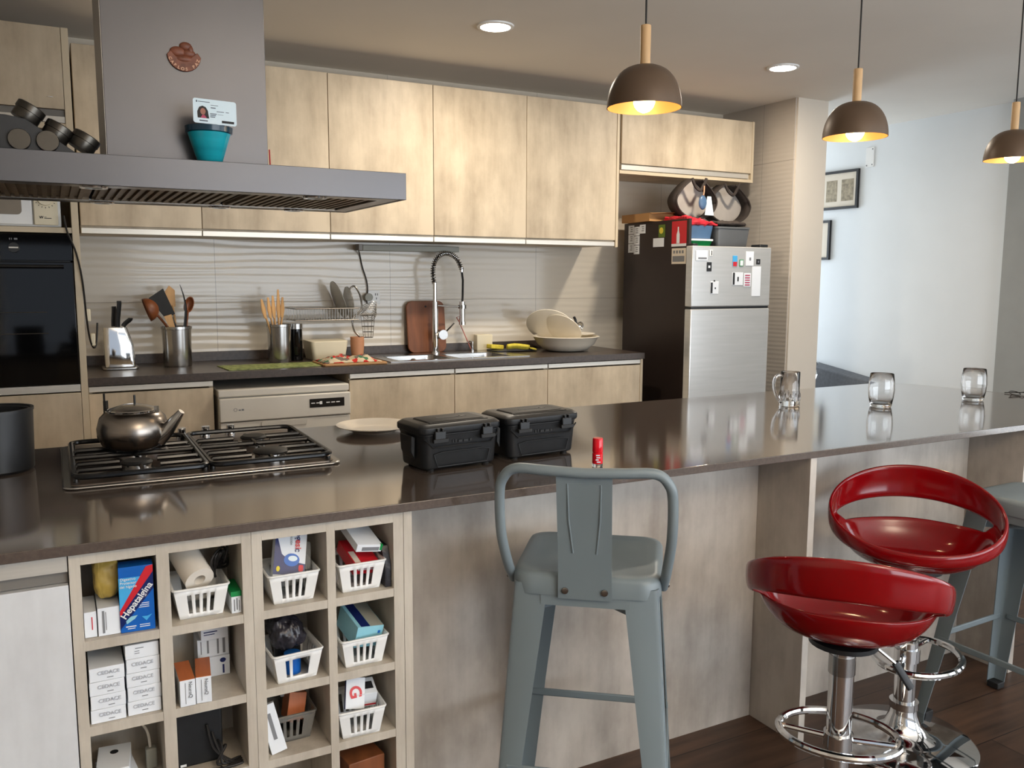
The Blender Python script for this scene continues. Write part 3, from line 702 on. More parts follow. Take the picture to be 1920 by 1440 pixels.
# ------------------------------------------------------------------ fridge
t = thing('refrigerator', 'tall dark sided refrigerator with two silver doors beside the pillar', 'refrigerator', (4.02, 4.85, 0))
build('body', B().box(3.757, 4.515, .03, 4.355, 5.26, 1.632), 'fridgeside', t, bev=.006)
build('freezer_door', B().box(3.672, 4.425, 1.232, 4.362, 4.490, 1.630), 'fridgedoor', t, bev=.008, seg=3)
build('fridge_door', B().box(3.672, 4.425, .06, 4.362, 4.490, 1.218), 'fridgedoor', t, bev=.008, seg=3)
build('door_gasket', B().box(3.70, 4.490, .07, 4.35, 4.516, 1.62), 'black', t)
build('handle_groove', B().box(3.68, 4.432, 1.2185, 4.355, 4.489, 1.2315), 'black', t)
build('hinge_cap', B().box(4.27, 4.44, 1.6305, 4.345, 4.53, 1.650), 'black', t, bev=.006)
build('hinge_cap', B().box(3.69, 4.44, 1.6305, 3.73, 4.51, 1.645), 'black', t, bev=.004)
build('foot', B().cyl((3.78, 4.6, 0), .02, .03), 'rubber', t); build('foot', B().cyl((4.3, 4.6, 0), .02, .03), 'rubber', t)
t = thing('fridge_side_panel', 'tall dark panel standing against the left side of the refrigerator', 'panel', (3.742, 4.9, 0))
build('board', B().box(3.732, 4.535, 0, 3.752, 5.27, 1.812), 'fridgeside', t, bev=.001)

# stickers and magnets on the dark panel (plane x = 3.731)
def side_card(name, y0, z0, y1, z1, m, label, cat, extra=None):
    t = thing(name, label, cat, (3.7315, (y0+y1)/2, z0))
    build('card', B().box(3.7300, y0, z0, 3.7319, y1, z1), m, t)
    if extra: extra(t)
    return t
k = 0
sl = ['top left', 'top middle', 'top right', 'middle left', 'middle middle', 'bottom left', 'bottom middle']
for (r, c) in ((0, 0), (0, 1), (0, 2), (1, 0), (1, 1), (2, 0), (2, 1)):
    y1 = 5.215 - .068*c; z1 = 1.797 - .066*r - .012*(c % 2)
    def ex(t, y1=y1, z1=z1):
        b = B()
        for q in range(3): b.box(3.7293, y1-.050, z1-.018-.014*q, 3.7299, y1-.022-.006*(q % 2), z1-.012-.014*q)
        build('print', b, 'greyink', t)
    side_card('paper_note', y1-.066, z1-.062, y1, z1, 'paper', 'small white printed note on the dark panel, %s of its grid' % sl[k], 'note', ex).__setitem__('group', 'small white notes on the dark panel'); k += 1
def ex(t): build('yellow_shape', B().lathe([(0, 0), (.022, 0), (.022, .001), (0, .001)], n=12, T=TR(3.7292, 4.83, 1.745, 0, pi/2)), 'yellow', t)
side_card('magnet', 4.79, 1.70, 4.86, 1.785, mat('olive_print', C(92, 116, 40), .5), 'green and yellow magnet on the dark panel', 'magnet', ex)
side_card('magnet', 4.80, 1.635, 4.92, 1.695, 'paper', 'white hand shaped magnet just under the green one', 'magnet')
def ex(t):
    build('bottle_print', B().prism([(-.016, 0), (.016, 0), (.016, .06), (.006, .085), (.006, .11), (-.006, .11), (-.006, .085), (-.016, .06)], .0008, TR(3.7292, 4.645, 1.652, pi/2, 0, -pi/2)), 'paper', t)
    build('strip', B().box(3.7292, 4.56, 1.632, 3.7299, 4.715, 1.650), 'paper', t)
side_card('calendar_magnet', 4.56, 1.632, 4.715, 1.80, 'redprint', 'large red and white picture magnet on the dark panel', 'magnet', ex)
def ex(t):
    b = B()
    for q in range(4): b.box(3.7292, 4.585+.03*q, 1.585, 3.7299, 4.603+.03*q, 1.605)
    b.box(3.7292, 4.575, 1.53, 3.7299, 4.70, 1.568)
    build('print', b, 'greyink', t)
side_card('photo_magnet', 4.56, 1.515, 4.71, 1.62, 'mount', 'grey photo magnet directly below the red one', 'magnet', ex)

# magnets on the silver doors (plane y = 4.424)
def door_card(x0, z0, x1, z1, m, label, extra=None, name='magnet'):
    t = thing(name, label, 'magnet', ((x0+x1)/2, 4.424, z0))
    build('card', B().box(x0, 4.4222, z0, x1, 4.4249, z1), m, t, bev=.0008)
    if extra:
        for q, (a, b_, c, d, mm) in enumerate(extra): build('print', B().box(a, 4.4212, b_, c, 4.4221, d), mm, t)
door_card(3.70, 1.535, 3.80, 1.60, 'paper', 'pale landscape magnet at top left of freezer door', [(3.72, 1.545, 3.79, 1.555, 'greyink')])
door_card(3.815, 1.565, 3.84, 1.605, 'white', 'small white magnet with curved mark on freezer door', [(3.828, 1.57, 3.834, 1.60, 'ink')])
door_card(3.795, 1.465, 3.835, 1.525, 'black', 'small black square magnet on the freezer door', [(3.806, 1.487, 3.822, 1.503, 'paper')])
door_card(3.83, 1.318, 3.90, 1.40, 'paper', 'white cow shaped magnet with a dark edge on the freezer door', [(3.832, 1.322, 3.848, 1.392, 'ink'), (3.866, 1.35, 3.876, 1.36, 'ink'), (3.856, 1.398, 3.868, 1.408, 'ink')])
door_card(4.015, 1.50, 4.055, 1.57, 'lightblue', 'blue and red tower magnet on the freezer door', [(4.018, 1.50, 4.052, 1.53, 'redprint')])
door_card(4.225, 1.515, 4.26, 1.55, 'black', 'round dark magnet near the right edge of freezer door', [(4.237, 1.526, 4.248, 1.539, 'greyink')])
door_card(4.075, 1.50, 4.11, 1.545, 'green', 'pale green magnet between tower magnet and white sheet', [(4.08, 1.505, 4.105, 1.54, 'paper')])
door_card(4.13, 1.505, 4.20, 1.60, 'paper', 'white angel shaped magnet high on the freezer door', [(4.16, 1.54, 4.175, 1.56, 'greyink')])
door_card(4.015, 1.375, 4.11, 1.46, 'paper', 'white black striped magnet on the freezer door', [(4.02, 1.378, 4.037, 1.458, 'ink'), (4.06, 1.40, 4.072, 1.43, 'ink')])
door_card(4.12, 1.365, 4.18, 1.455, 'paper', 'red patterned calendar magnet on the freezer door', [(4.128, 1.372+.016*q, 4.172, 1.380+.016*q, 'pink') for q in range(5)])
door_card(4.19, 1.30, 4.27, 1.50, 'paper', 'tall blank white paper at the right of the freezer door')

# things on top of the fridge
t = thing('cardboard_box', 'flat open cardboard box lying on top of the dark panel', 'box', (3.82, 5.08, 1.815))
build('body', B().box(3.70, 4.93, 1.815, 3.95, 5.26, 1.872), 'cardboard', t)
build('flap', B().loft([[(3.70, 4.93, 1.872), (3.95, 4.93, 1.872), (3.95, 4.925, 1.872), (3.70, 4.925, 1.872)], [(3.70, 4.90, 1.865), (3.93, 4.87, 1.880), (3.93, 4.865, 1.880), (3.70, 4.895, 1.865)]]), 'cardboard', t)
def crate(x0, x1, y0, y1, z0, z1, m, label, lid=None):
    t = thing('plastic_container', label, 'container', ((x0+x1)/2, (y0+y1)/2, z0))
    build('body', B().loft([sec(x0+.012, x1-.012, y0+.012, y1-.012, z0), sec(x0, x1, y0, y1, z1)]), m, t, bev=.002)
    if lid: build('lid', B().loft([sec(x0-.004, x1+.004, y0-.004, y1+.004, z1), sec(x0-.004, x1+.004, y0-.004, y1+.004, z1+.012)]), lid, t)
crate(3.80, 4.00, 4.60, 4.90, 1.636, 1.672, 'green', 'pale green plastic tray at the bottom of the fridge top pile', 'white')
crate(3.77, 4.02, 4.62, 4.92, 1.687, 1.775, 'blueplastic', 'blue grey plastic box stacked on top of the refrigerator')
crate(4.03, 4.33, 4.60, 4.92, 1.636, 1.76, 'greyplastic', 'large smoky grey plastic container on top of the refrigerator', 'greyplastic')
bg = B()
for (x, y, z, rx, ry, rz) in ((3.80, 4.70, 1.80, .06, .10, .045), (3.88, 4.72, 1.805, .09, .09, .035), (3.97, 4.72, 1.80, .06, .08, .03)):
    bg.lathe([(rx*sin(pi*i/8), -rz*cos(pi*i/8)) for i in range(9)], (x, y, z), 12)
tag(crumple(build('red_bag', B().loft([[(3.76, 4.60, 1.778), (4.06, 4.62, 1.778), (4.06, 4.88, 1.778), (3.76, 4.88, 1.778)], [(3.765, 4.605, 1.83), (4.04, 4.63, 1.80), (4.04, 4.86, 1.80), (3.77, 4.86, 1.835)], [(3.80, 4.64, 1.845), (3.98, 4.68, 1.815), (3.98, 4.82, 1.815), (3.80, 4.83, 1.85)]]), mat('red_plastic_film', C(186, 36, 48), .35, bump=.8, bscale=30), bev=.008), .05, .035), 'crumpled red plastic bag on top of the blue box over the fridge', 'bag')
tag(crumple(build('folded_cloth', B().loft([sec(4.06, 4.30, 4.62, 4.88, 1.776), sec(4.05, 4.31, 4.61, 4.89, 1.80), sec(4.07, 4.28, 4.64, 4.86, 1.818)]), 'darkfabric'), .03, .04, 2), 'dark folded cloth bag lying on the smoky grey container', 'bag')
tag(build('folded_cloth', B().loft([sec(3.90, 4.12, 4.95, 5.2, 1.636), sec(3.90, 4.12, 4.95, 5.2, 1.82)]), 'woodspoon', bev=.004), 'beige parcel behind the plastic boxes on the fridge', 'parcel')

# hanging bags under the fridge cabinet
def hanging_bag(cx, w, ztop, zbot, y, label, band=.05):
    t = thing('hanging_bag', label, 'bag', (cx, y, zbot), group=None)
    h = ztop - zbot
    out = [(cx-w*.12, ztop), (cx-w*.30, ztop-h*.18), (cx-w*.46, ztop-h*.42), (cx-w*.5, ztop-h*.62), (cx-w*.40, ztop-h*.85), (cx-w*.18, zbot), (cx+w*.18, zbot), (cx+w*.40, ztop-h*.85), (cx+w*.5, ztop-h*.62), (cx+w*.46, ztop-h*.42), (cx+w*.30, ztop-h*.18), (cx+w*.12, ztop)]
    pts = [Vector((x, 0, z)) for x, z in out]; pts = spline(pts, 4)
    b = B(); n = len(pts)
    f = [b.bm.verts.new((p.x, y-band, p.z)) for p in pts]; g = [b.bm.verts.new((p.x, y+band, p.z)) for p in pts]
    for i in range(n-1): b.bm.faces.new((f[i], f[i+1], g[i+1], g[i]))
    build('gusset', b, 'darkfabric', t, solid=.004)
    b = B(); f = [b.bm.verts.new((cx+(p.x-cx)*.985, y+band-.002, p.z)) for p in pts]
    b.bm.faces.new(f); build('back_panel', b, 'mesh', t, smooth=0)
    build('piping', B().tube([(p.x, y-band, p.z) for p in pts], .006, 6), 'darkfabric', t)
    build('strap', B().tube(spline([(cx-w*.14, y-band, ztop+.005), (cx-w*.05, y-band, ztop-.05), (cx+w*.05, y-band-.01, ztop-.075), (cx+w*.16, y-band, ztop-.03), (cx+w*.22, y-band, ztop+.01)], 5), .011, 7), 'darkfabric', t)
    return t
hanging_bag(4.02, .36, 2.105, 1.845, 4.86, 'dark trimmed pear shaped bag hanging left under the fridge cabinet')
hanging_bag(4.42, .40, 2.10, 1.83, 4.97, 'dark trimmed bag hanging at the right end under the fridge cabinet')
t = thing('key_pendant', 'blue and silver pendant hanging in front of the left bag', 'pendant', (4.05, 4.79, 1.95))
build('cord', B().tube(spline([(4.06, 4.785, 2.06), (4.055, 4.78, 2.02), (4.05, 4.78, 1.995)], 4), .005, 6), 'tan', t)
build('charm', B().lathe([(.035*sin(pi*i/8), -.05*cos(pi*i/8)) for i in range(9)], n=14, T=TR(4.045, 4.78, 1.945) @ Matrix.Diagonal((1, .4, 1, 1))), 'blueplastic', t)
build('tag', B().prism([(-.012, .06), (.022, .06), (.05, -.07), (-.03, -.07)], .003, TR(4.10, 4.785, 1.93, pi/2)), 'card', t)

# ------------------------------------------------------------------ island
t = thing('island_worktop', 'long polished brown quartz island worktop with overhang', 'worktop', (1.3, 2.3, .897))
top = [(-1.6, 1.769), (3.90, 1.769), (3.74, 2.22), (3.64, 2.66)] + arc(3.47, 2.66, .17, 0, pi/2, 6) + [(-1.6, 2.832)]
build('slab', B().prism(top, .021, TR(0, 0, .897)), 'quartz', t, bev=.0015)

t = thing('island_drawer_unit', 'pale island drawer front with aluminium profile left of the cubbies', 'cabinet', (-.5, 2.1, 0))
build('carcass', B().box(-1.5, 1.81, .08, -.004, 2.80, .896), 'grey', t)
build('drawer_front', B().box(-1.5, 1.786, .09, -.005, 1.808, .836), 'whitedoor', t, bev=.001)
build('handle_profile', B().box(-1.5, 1.788, .862, -.005, 1.809, .893), 'alu', t)
build('channel', B().box(-1.5, 1.800, .838, -.005, 1.809, .860), 'greyalu', t)
build('plinth', B().box(-1.5, 1.84, 0, -.004, 2.78, .08), 'black', t)

def cubby(xs, label, extra=0):
    """xs: outer left, inner, inner, mid, mid... board edges"""
    x0, a, b_, c, d, x1 = xs
    t = thing('cubby_unit', label, 'shelf', ((x0+x1)/2, 1.87, 0))
    Y0, Y1 = 1.785, 1.978
    for p, q in ((x0, a), (b_, c), (d, x1)): build('upright', B().box(p, Y0, 0, q, Y1, .895), 'cubby', t, bev=.0006)
    if extra: build('filler_board', B().box(x1+.0008, Y0, 0, x1+extra, Y1, .895), 'cubby', t, bev=.0006)
    build('back_panel', B().box(a, Y1-.008, 0, b_, Y1, .895).box(c, Y1-.008, 0, d, Y1, .895), 'cubby', t)
    for p, q in ((a, b_), (c, d)):
        build('top_rail', B().box(p, Y0, .872, q, Y1-.009, .895), 'cubby', t)
        for z in (.718, .543, .380, .205, .02): build('shelf', B().box(p, Y0+.001, z-.019, q, Y1-.009, z), 'cubby', t)
    return t
cubby((-.003, .017, .151, .175, .315, .335), 'left open cubby unit of the island filled with medicine boxes')
cubby((.3355, .357, .494, .513, .647, .671), 'right open cubby unit of the island filled with white baskets', .021)

t = thing('island_cladding', 'grey wood cladding of the island behind the stools', 'cladding', (1.8, 2.0, 0))
build('front_panel', B().box(.693, 1.985, 0, 1.939, 2.003, .896), 'grey', t)
build('front_panel', B().box(1.966, 1.985, 0, 2.987, 2.003, .896), 'grey', t)
build('fin', B().box(1.940, 1.776, 0, 1.965, 2.003, .896), 'grey', t, bev=.0006)
build('fin', B().box(2.988, 1.776, 0, 3.014, 2.80, .896), 'grey', t, bev=.0006)
build('back_panel', B().box(.0, 2.78, 0, 2.987, 2.80, .896), 'wood', t)

# ------------------------------------------------------------------ cubby contents
def carton(x0, y0, z0, x1, y1, z1, m, label, name='medicine_box', cat='box', rz=0, group=None, parts=(), lid=None):
    cx, cy = (x0+x1)/2, (y0+y1)/2
    t = thing(name, label, cat, (cx, cy, z0), rz, group)
    build('carton', B().box(x0-cx, y0-cy, 0, x1-cx, y1-cy, z1-z0), m, t, local=True, bev=.0008)
    for p in parts: p(t, x0-cx, x1-cx, y0-cy, z1-z0)
    return t
def prints(*rects, mat_='greyink', name='print'):
    """rects given as fractions (u0,v0,u1,v1) of the front face"""
    def f(t, xa, xb, y, h):
        b = B()
        for u0, v0, u1, v1 in rects: b.box(xa+(xb-xa)*u0, y-.0008, h*v0, xa+(xb-xa)*u1, y-.0001, h*v1)
        build(name, b, mat_, t, local=True, smooth=0)
    return f
def poly(pts, mat_, name='print', dy=.0008):
    def f(t, xa, xb, y, h):
        b = B(); b.prism([(xa+(xb-xa)*u, h*v) for u, v in pts], .0006, TR(0, y-dy+.0006, 0, pi/2)); build(name, b, mat_, t, local=True, smooth=0)
    return f
def word(body, size, mat_, u, v, ang=0, sx=1, bold=0):
    def f(t, xa, xb, y, h):
        text(body, size, mat_, t, (xa+(xb-xa)*u, y-.0016, h*v), (pi/2, -ang, 0), local=True, sx=sx, bold=bold)
    return f
# cell A1
carton(.083, 1.795, .7185, .146, 1.835, .852, 'bluebox', 'blue upright digestive medicine carton with diagonal white word', rz=-.06,
    parts=(poly([(0, .84), (.70, .84), (0, .28)], 'lightblue'), poly([(0, .06), (0, .28), (1, .93), (1, .64)], 'navy', dy=.0009), poly([(0, .25), (0, .34), (.80, .98), (1, 1), (1, .90)], 'redprint', dy=.001),
           word('Hepatalgina', .0180, 'white', .50, .475, R_(51), bold=.0003), word('Digestivo\nProtector\ndel hígado', .0075, 'white', .27, .76),
           poly([(.18, .13), (.42, .20), (.50, .25), (.30, .24), (.16, .18)], 'paleblue', dy=.001), poly([(.62, .22), (.75, .15), (.92, .24), (.78, .22)], 'lightblue', dy=.001),
           prints((.15, .08, .45, .095), (.2, .05, .42, .06), (.55, .09, .85, .10), (.55, .06, .85, .07), (.5, .39, .85, .40), (.55, .36, .85, .37), (.6, .42, .85, .43), mat_='white')))
carton(.042, 1.800, .7185, .082, 1.90, .775, 'paper', 'white medicine box standing left of the blue carton', parts=(prints((.2, .1, .3, .9), (.35, .2, .38, .85)),))
carton(.018, 1.803, .7185, .040, 1.90, .77, 'paper', 'narrow white box at the far left of the top left cubby', parts=(prints((.6, .3, .68, .8), mat_='redprint'),))
tag(crumple(build('ochre_packet', B().loft([sec_ if False else [(x, y, .776) for x, y in rrect(.045, 1.825, .082, 1.90, .01)], [(x, y, .82) for x, y in rrect(.038, 1.82, .088, 1.905, .012)], [(x, y, .868) for x, y in rrect(.04, 1.83, .085, 1.90, .01)]]), 'yellowbag'), .008, .02), 'ochre yellow printed packet on top of the white boxes', 'packet')
# cell B1, basket and paper roll
def basket(cx, y0, z0, label, m='white', wide=False, rz=0, sc_=1):
    t = thing('plastic_basket', label, 'basket', (cx, y0+.06, z0), rz, group='slotted plastic baskets in the island cubbies' if False else None)
    wt, wb, dt, db, h = .053, .0415, .062, .050, .066
    def P(u, side, v):
        hw = wb+(wt-wb)*v; hd = db+(dt-db)*v; z = h*v
        if side == 0: return (-hw+2*hw*u, -hd, z)
        if side == 1: return (hw, -hd+2*hd*u, z)
        if side == 2: return (hw-2*hw*u, hd, z)
        return (-hw, hd-2*hd*u, z)
    b = B()
    for s_ in range(4):
        n = 4 if s_ in (0, 2) else 5
        us = [0, .20]; 
        for k in range(n):
            a = .22+.56*k/(n-.35); us += [a, a+.56/(n-.35)*.55]
        us += [.8, 1]; us = sorted(set(round(u, 4) for u in us)); vs_ = [0, .16, .80, 1]
        V = {(i, j): b.bm.verts.new(P(u, s_, v)) for i, u in enumerate(us) for j, v in enumerate(vs_)}
        slots = [(.22+.56*k/(n-.35), .22+.56*k/(n-.35)+.56/(n-.35)*.55) for k in range(n)]
        if wide and s_ == 0: slots = [slots[0], (slots[1][0], slots[3][1])]
        for i in range(len(us)-1):
            mid = (us[i]+us[i+1])/2
            for j in range(3):
                if j == 1 and any(p < mid < q for p, q in slots): continue
                b.bm.faces.new((V[i, j], V[i+1, j], V[i+1, j+1], V[i, j+1]))
    b.quad((-wb, -db, 0), (wb, -db, 0), (wb, db, 0), (-wb, db, 0))
    bmesh.ops.remove_doubles(b.bm, verts=b.bm.verts, dist=.0002)
    build('body', b, m, t, local=True, solid=.0022, smooth=30)
    rp = [(x, y, h) for x, y in rrect(-wt-.002, -dt-.002, wt+.002, dt+.002, .008)]
    build('rim', B().tube(rp, .0022, 6, closed=True, sx=1.4), m, t, local=True)
    return t
b0 = basket(.236, 1.805, .7185, 'white slotted basket holding a paper roll, second cubby of the top row')
tr = Matrix.Translation((.222, 1.90, .792)) @ Matrix.Rotation(R_(118), 4, 'X')
rl = B().lathe([(.012, 0), (.030, 0), (.030, .11), (.012, .11)], n=28, T=Matrix.Translation((.236, 1.822, .795)) @ Matrix.Rotation(R_(-62), 4, 'X') @ Matrix.Rotation(R_(-14), 4, 'Y'), closed=True)
tag(build('paper_roll', rl, 'tissue'), 'roll of kitchen paper lying in the basket of the second top cubby', 'paper roll')
cb_ = B()
for k in range(5):
    cb_.tube(spline([(.27, 1.84+.012*k, .79), (.262+.008*k, 1.83, .83+.006*k), (.290, 1.85, .850-.008*k), (.302, 1.88, .80+.01*k), (.280, 1.90, .79)], 6), .0028, 6)
tag(build('cable_bundle', cb_, 'cord'), 'tangle of black cables above the basket with the paper roll', 'cables')
carton(.294, 1.80, .7185, .314, 1.88, .765, 'paper', 'small green and white carton right of the paper roll basket', parts=(lambda t, xa, xb, y, h: build('green_band', B().box(xa-.0006, y-.0006, h*.78, xb+.0006, .041, h+.0006), 'green', t, local=True), prints((.25, .1, .35, .65), (.5, .15, .62, .7), (.75, .1, .82, .6))))
# cell A2: stacks
wl = ['topmost', 'second from top', 'middle', 'second from bottom', 'lowest']
for i in range(5):
    z = .5435 + .0295*i
    pr = (word('CEDACE', .0105, 'paleink', .48, .62), prints((.42, .25, .60, .30))) if i < 4 else (prints((.30, .70, .55, .75), (.28, .5, .42, .54), (.28, .35, .42, .39)),)
    carton(.087+.001*(i % 2), 1.797, z, .149+.001*(i % 2), 1.90, z+.029, 'paper', 'white flat medicine box, %s of the taller right stack' % wl[4-i], group='white flat boxes stacked in one cubby', parts=pr)
wl = ['topmost', 'second from top', 'second from bottom', 'lowest']
for i in range(4):
    z = .5435 + .0285*i
    pr = (word('CEDACE', .0105, 'paleink', .55, .6), prints((.50, .2, .68, .25)))
    carton(.020+.001*(i % 2), 1.795, z, .083+.001*(i % 2), 1.90, z+.028, 'paper', 'white flat medicine box, %s of the lower left stack' % wl[3-i], group='white flat boxes stacked in one cubby', parts=pr)
# cell A3
carton(-.034+.061, 1.80, .412, .089, 1.90, .438, 'paper', 'white flat box lying on top in the third left cubby', rz=-.1, parts=(lambda t, xa, xb, y, h: build('oval_mark', B().lathe([(0, 0), (.008, 0), (.008, .0006), (0, .0006)], (0, .02, h), 16), 'ink', t, local=True),))
carton(.030, 1.79, .3805, .100, 1.90, .411, 'paper', 'white box under the flat one in the third left cubby', rz=.12, parts=(prints((.3, .3, .7, .5)),))
t = thing('white_cable', 'white cable with plug curling in the third left cubby', 'cable', (.12, 1.88, .3805))
build('lead', B().tube(spline([(.07, 1.93, .48), (.10, 1.91, .485), (.125, 1.89, .46), (.13, 1.88, .42)], 6), .0028, 6), 'tissue', t)
build('plug', B().box(.120, 1.87, .3805, .142, 1.89, .425), 'lamp', t, bev=.003)
# cell B2
carton(.184, 1.786, .5435, .214, 1.88, .600, 'paper', 'orange topped white box, left of the two front boxes', parts=(lambda t, xa, xb, y, h: build('orange_top', B().box(xa, y, h, xb, .047, h+.0008), 'orangeprint', t, local=True), prints((.35, .1, .38, .9)), word('NeuroQ', .010, 'greyink', .68, .62, -pi/2)))
carton(.221, 1.786, .5435, .251, 1.88, .600, 'paper', 'orange topped white box, right of the two front boxes', rz=-.12, parts=(lambda t, xa, xb, y, h: build('orange_top', B().box(xa, y, h, xb, .047, h+.0008), 'orangeprint', t, local=True), prints((.35, .1, .38, .9)), word('NeuroQ', .010, 'greyink', .68, .62, -pi/2)))
carton(.236, 1.90, .5435, .302, 1.965, .588, 'paper', 'white box with round blue mark at the back of its cubby', parts=(poly([(.78+.10*cos(a*.6), .78+.12*sin(a*.6)) for a in range(10)], 'navy'), prints((.76, .1, .82, .55), mat_='navy')))
carton(.236, 1.905, .5885, .302, 1.965, .630, 'paper', 'white printed box on the one with the blue mark', parts=(prints((.1, .2, .13, .9), (.3, .2, .36, .9), (.62, .1, .68, .95), (.80, .1, .88, .95)),))
carton(.243, 1.895, .6305, .300, 1.960, .662, 'paper', 'small white box with blue stripes, topmost at the back', parts=(prints((.1, .55, .6, .62), (.1, .38, .5, .43), mat_='navy'), lambda t, xa, xb, y, h: build('blue_stripes', B().box(xa+.014, y, h, xa+.024, .0325, h+.0008).box(xa+.030, y, h, xa+.040, .0325, h+.0008).box(xa+.046, y, h, xa+.054, .0325, h+.0008), 'bluebox', t, local=True)))
# cell B3
t = thing('black_device', 'black electronic box lying in the third cubby under orange boxes', 'device', (.225, 1.89, .3805))
build('case', B().box(.178, 1.84, .3805, .272, 1.96, .50), 'black', t, bev=.004)
build('label', B().box(.184, 1.8385, .384, .196, 1.8395, .389), 'white', t)
cb_ = B()
for k in range(4):
    cb_.tube(spline([(.24+.01*k, 1.835, .47-.02*k), (.25+.008*k, 1.82, .42), (.285-.01*k, 1.81, .388), (.305, 1.80+.008*k, .385), (.27, 1.795, .385), (.20+.02*k, 1.80, .386)], 6), .0028, 6)
tag(build('cable_bundle', cb_, 'cord'), 'loose black cables in front of the black device', 'cables')
# cell C1
basket(.426, 1.800, .7185, 'white slotted basket with blue and white carton, top row third cubby')
t = thing('medicine_box', 'tilted white and blue carton with large coloured word, in basket', 'box', (.415, 1.83, .77))
T_ = Matrix.Translation((.417, 1.815, .772)) @ Matrix.Rotation(R_(-22), 4, 'X') @ Matrix.Rotation(R_(11), 4, 'Y')
def T_build(name, b, m):
    bmesh.ops.transform(b.bm, matrix=T_, verts=b.bm.verts); return build(name, b, m, t, smooth=0)
T_build('carton', B().box(-.034, 0, 0, .034, .030, .10), 'paper')
T_build('blue_band', B().prism([(-.034, .006), (.034, .006), (.034, .030), (.0, .036), (-.018, .050), (-.034, .10)], .0006, TR(0, -.0001, 0, pi/2)), 'navy')
T_build('globe', B().prism([(.004+.017*cos(a*.35), .038+.014*sin(a*.35)) for a in range(18)], .0006, TR(0, -.0008, 0, pi/2)), 'bluebox')
T_build('globe_light', B().prism([(.006+.010*cos(a*.35), .041+.006*sin(a*.35)) for a in range(18)], .0006, TR(0, -.0015, 0, pi/2)), 'card')
T_build('red_badge', B().prism(rrect(.020, .014, .030, .028, .003), .0006, TR(0, -.0008, 0, pi/2)), 'redprint')
T_build('spoon_mark', B().prism([(-.024+.004*cos(a*.6), .018+.006*sin(a*.6)) for a in range(10)], .0006, TR(0, -.0008, 0, pi/2)), 'yellow')
for bd, zz, mm in (('og', .090, 'navy'), ('esi', .072, 'redprint'), ('c', .0595, 'navy')):
    o = text(bd, .019, mm, t, (0, 0, 0), ext=.0003, bold=.0004)
    o.matrix_local = INV[t.name] @ T_ @ Matrix.Translation((.016, -.0012, zz)) @ Matrix.Rotation(pi/2, 4, 'X') @ Matrix.Rotation(-pi/2, 4, 'Z')
o = text('acción', .008, 'greyink', t, (0, 0, 0), ext=.0003)
o.matrix_local = INV[t.name] @ T_ @ Matrix.Translation((.001, -.0012, .080)) @ Matrix.Rotation(pi/2, 4, 'X') @ Matrix.Rotation(-pi/2, 4, 'Z')
tag(build('blister_pack', B().prism(rrect(-.014, 0, .014, .06, .006), .006, TR(.458, 1.845, .775, pi/2-.3, .12)), 'clearplastic'), 'cloudy plastic package behind the blue and white carton', 'package')
# cell D1
basket(.578, 1.800, .7185, 'white slotted basket with red and white boxes, rightmost top cubby')
def tilt_box(name, label, c, size, rx, ry, rz, m, extra=None, cat='box'):
    t = thing(name, label, cat, c)
    T = Matrix.Translation(c) @ Matrix.Rotation(rz, 4, 'Z') @ Matrix.Rotation(ry, 4, 'Y') @ Matrix.Rotation(rx, 4, 'X')
    w, d, h = size
    b = B().box(-w/2, -d/2, 0, w/2, d/2, h, T=T); build('carton', b, m, t, bev=.0008, smooth=0)
    if extra:
        for (nm, x0, y0, z0, x1, y1, z1, mm) in extra: build(nm, B().box(x0, y0, z0, x1, y1, z1, T=T), mm, t, smooth=0)
    return t, T
t, T = tilt_box('medicine_box', 'bright red carton tilted inside the rightmost top basket', (.585, 1.862, .768), (.062, .10, .028), .30, .10, .12, 'redprint',
    [('white_print', -.02, -.0506, .010, .02, -.0501, .014, 'paper'), ('white_panel', -.028, -.045, .0281, -.014, .0, .0286, 'mount')])
t, T = tilt_box('medicine_box', 'long white carton lying on the red carton', (.590, 1.855, .822), (.062, .11, .018), .28, .16, .12, 'paper',
    [('open_end', -.018, -.0556, .003, .024, -.0551, .012, 'greyink'), ('teal_corner', .026, -.0556, .004, .0316, -.05, .0186, 'green')])
tag(build('dark_bag', B().loft([[(.632, 1.80, .7185), (.645, 1.80, .7185), (.645, 1.90, .7185), (.632, 1.90, .7185)], [(.634, 1.805, .77), (.6455, 1.80, .77), (.6455, 1.90, .77), (.634, 1.90, .77)], [(.630, 1.82, .81), (.6455, 1.82, .81), (.6455, 1.89, .81), (.630, 1.89, .81)]]), 'darkbag'), 'dark crinkled plastic strip right of the rightmost top basket', 'package')
# cell C2
basket(.424, 1.790, .5435, 'white basket with one wide window, holding dark bags', wide=True, rz=.06)
tag(crumple(build('dark_bag', B().loft([[(x, y, .600) for x, y in rrect(.39, 1.82, .455, 1.89, .02)], [(x, y, .64) for x, y in rrect(.375, 1.81, .450, 1.90, .025)], [(x, y, .675) for x, y in rrect(.385, 1.83, .440, 1.89, .02)]]), 'darkbag'), .02, .02), 'crumpled dark plastic bag on top of the wide window basket', 'bag')
tag(build('blue_bottle', B().cyl((.425, 1.835, .548), .018, .045), 'bluebox'), 'small blue round tub inside the wide window basket', 'tub')
tag(build('black_pouch', B().box(.395, 1.865, .548, .452, 1.89, .598), 'black', bev=.004), 'black pouch standing at the back of the wide window basket', 'pouch')
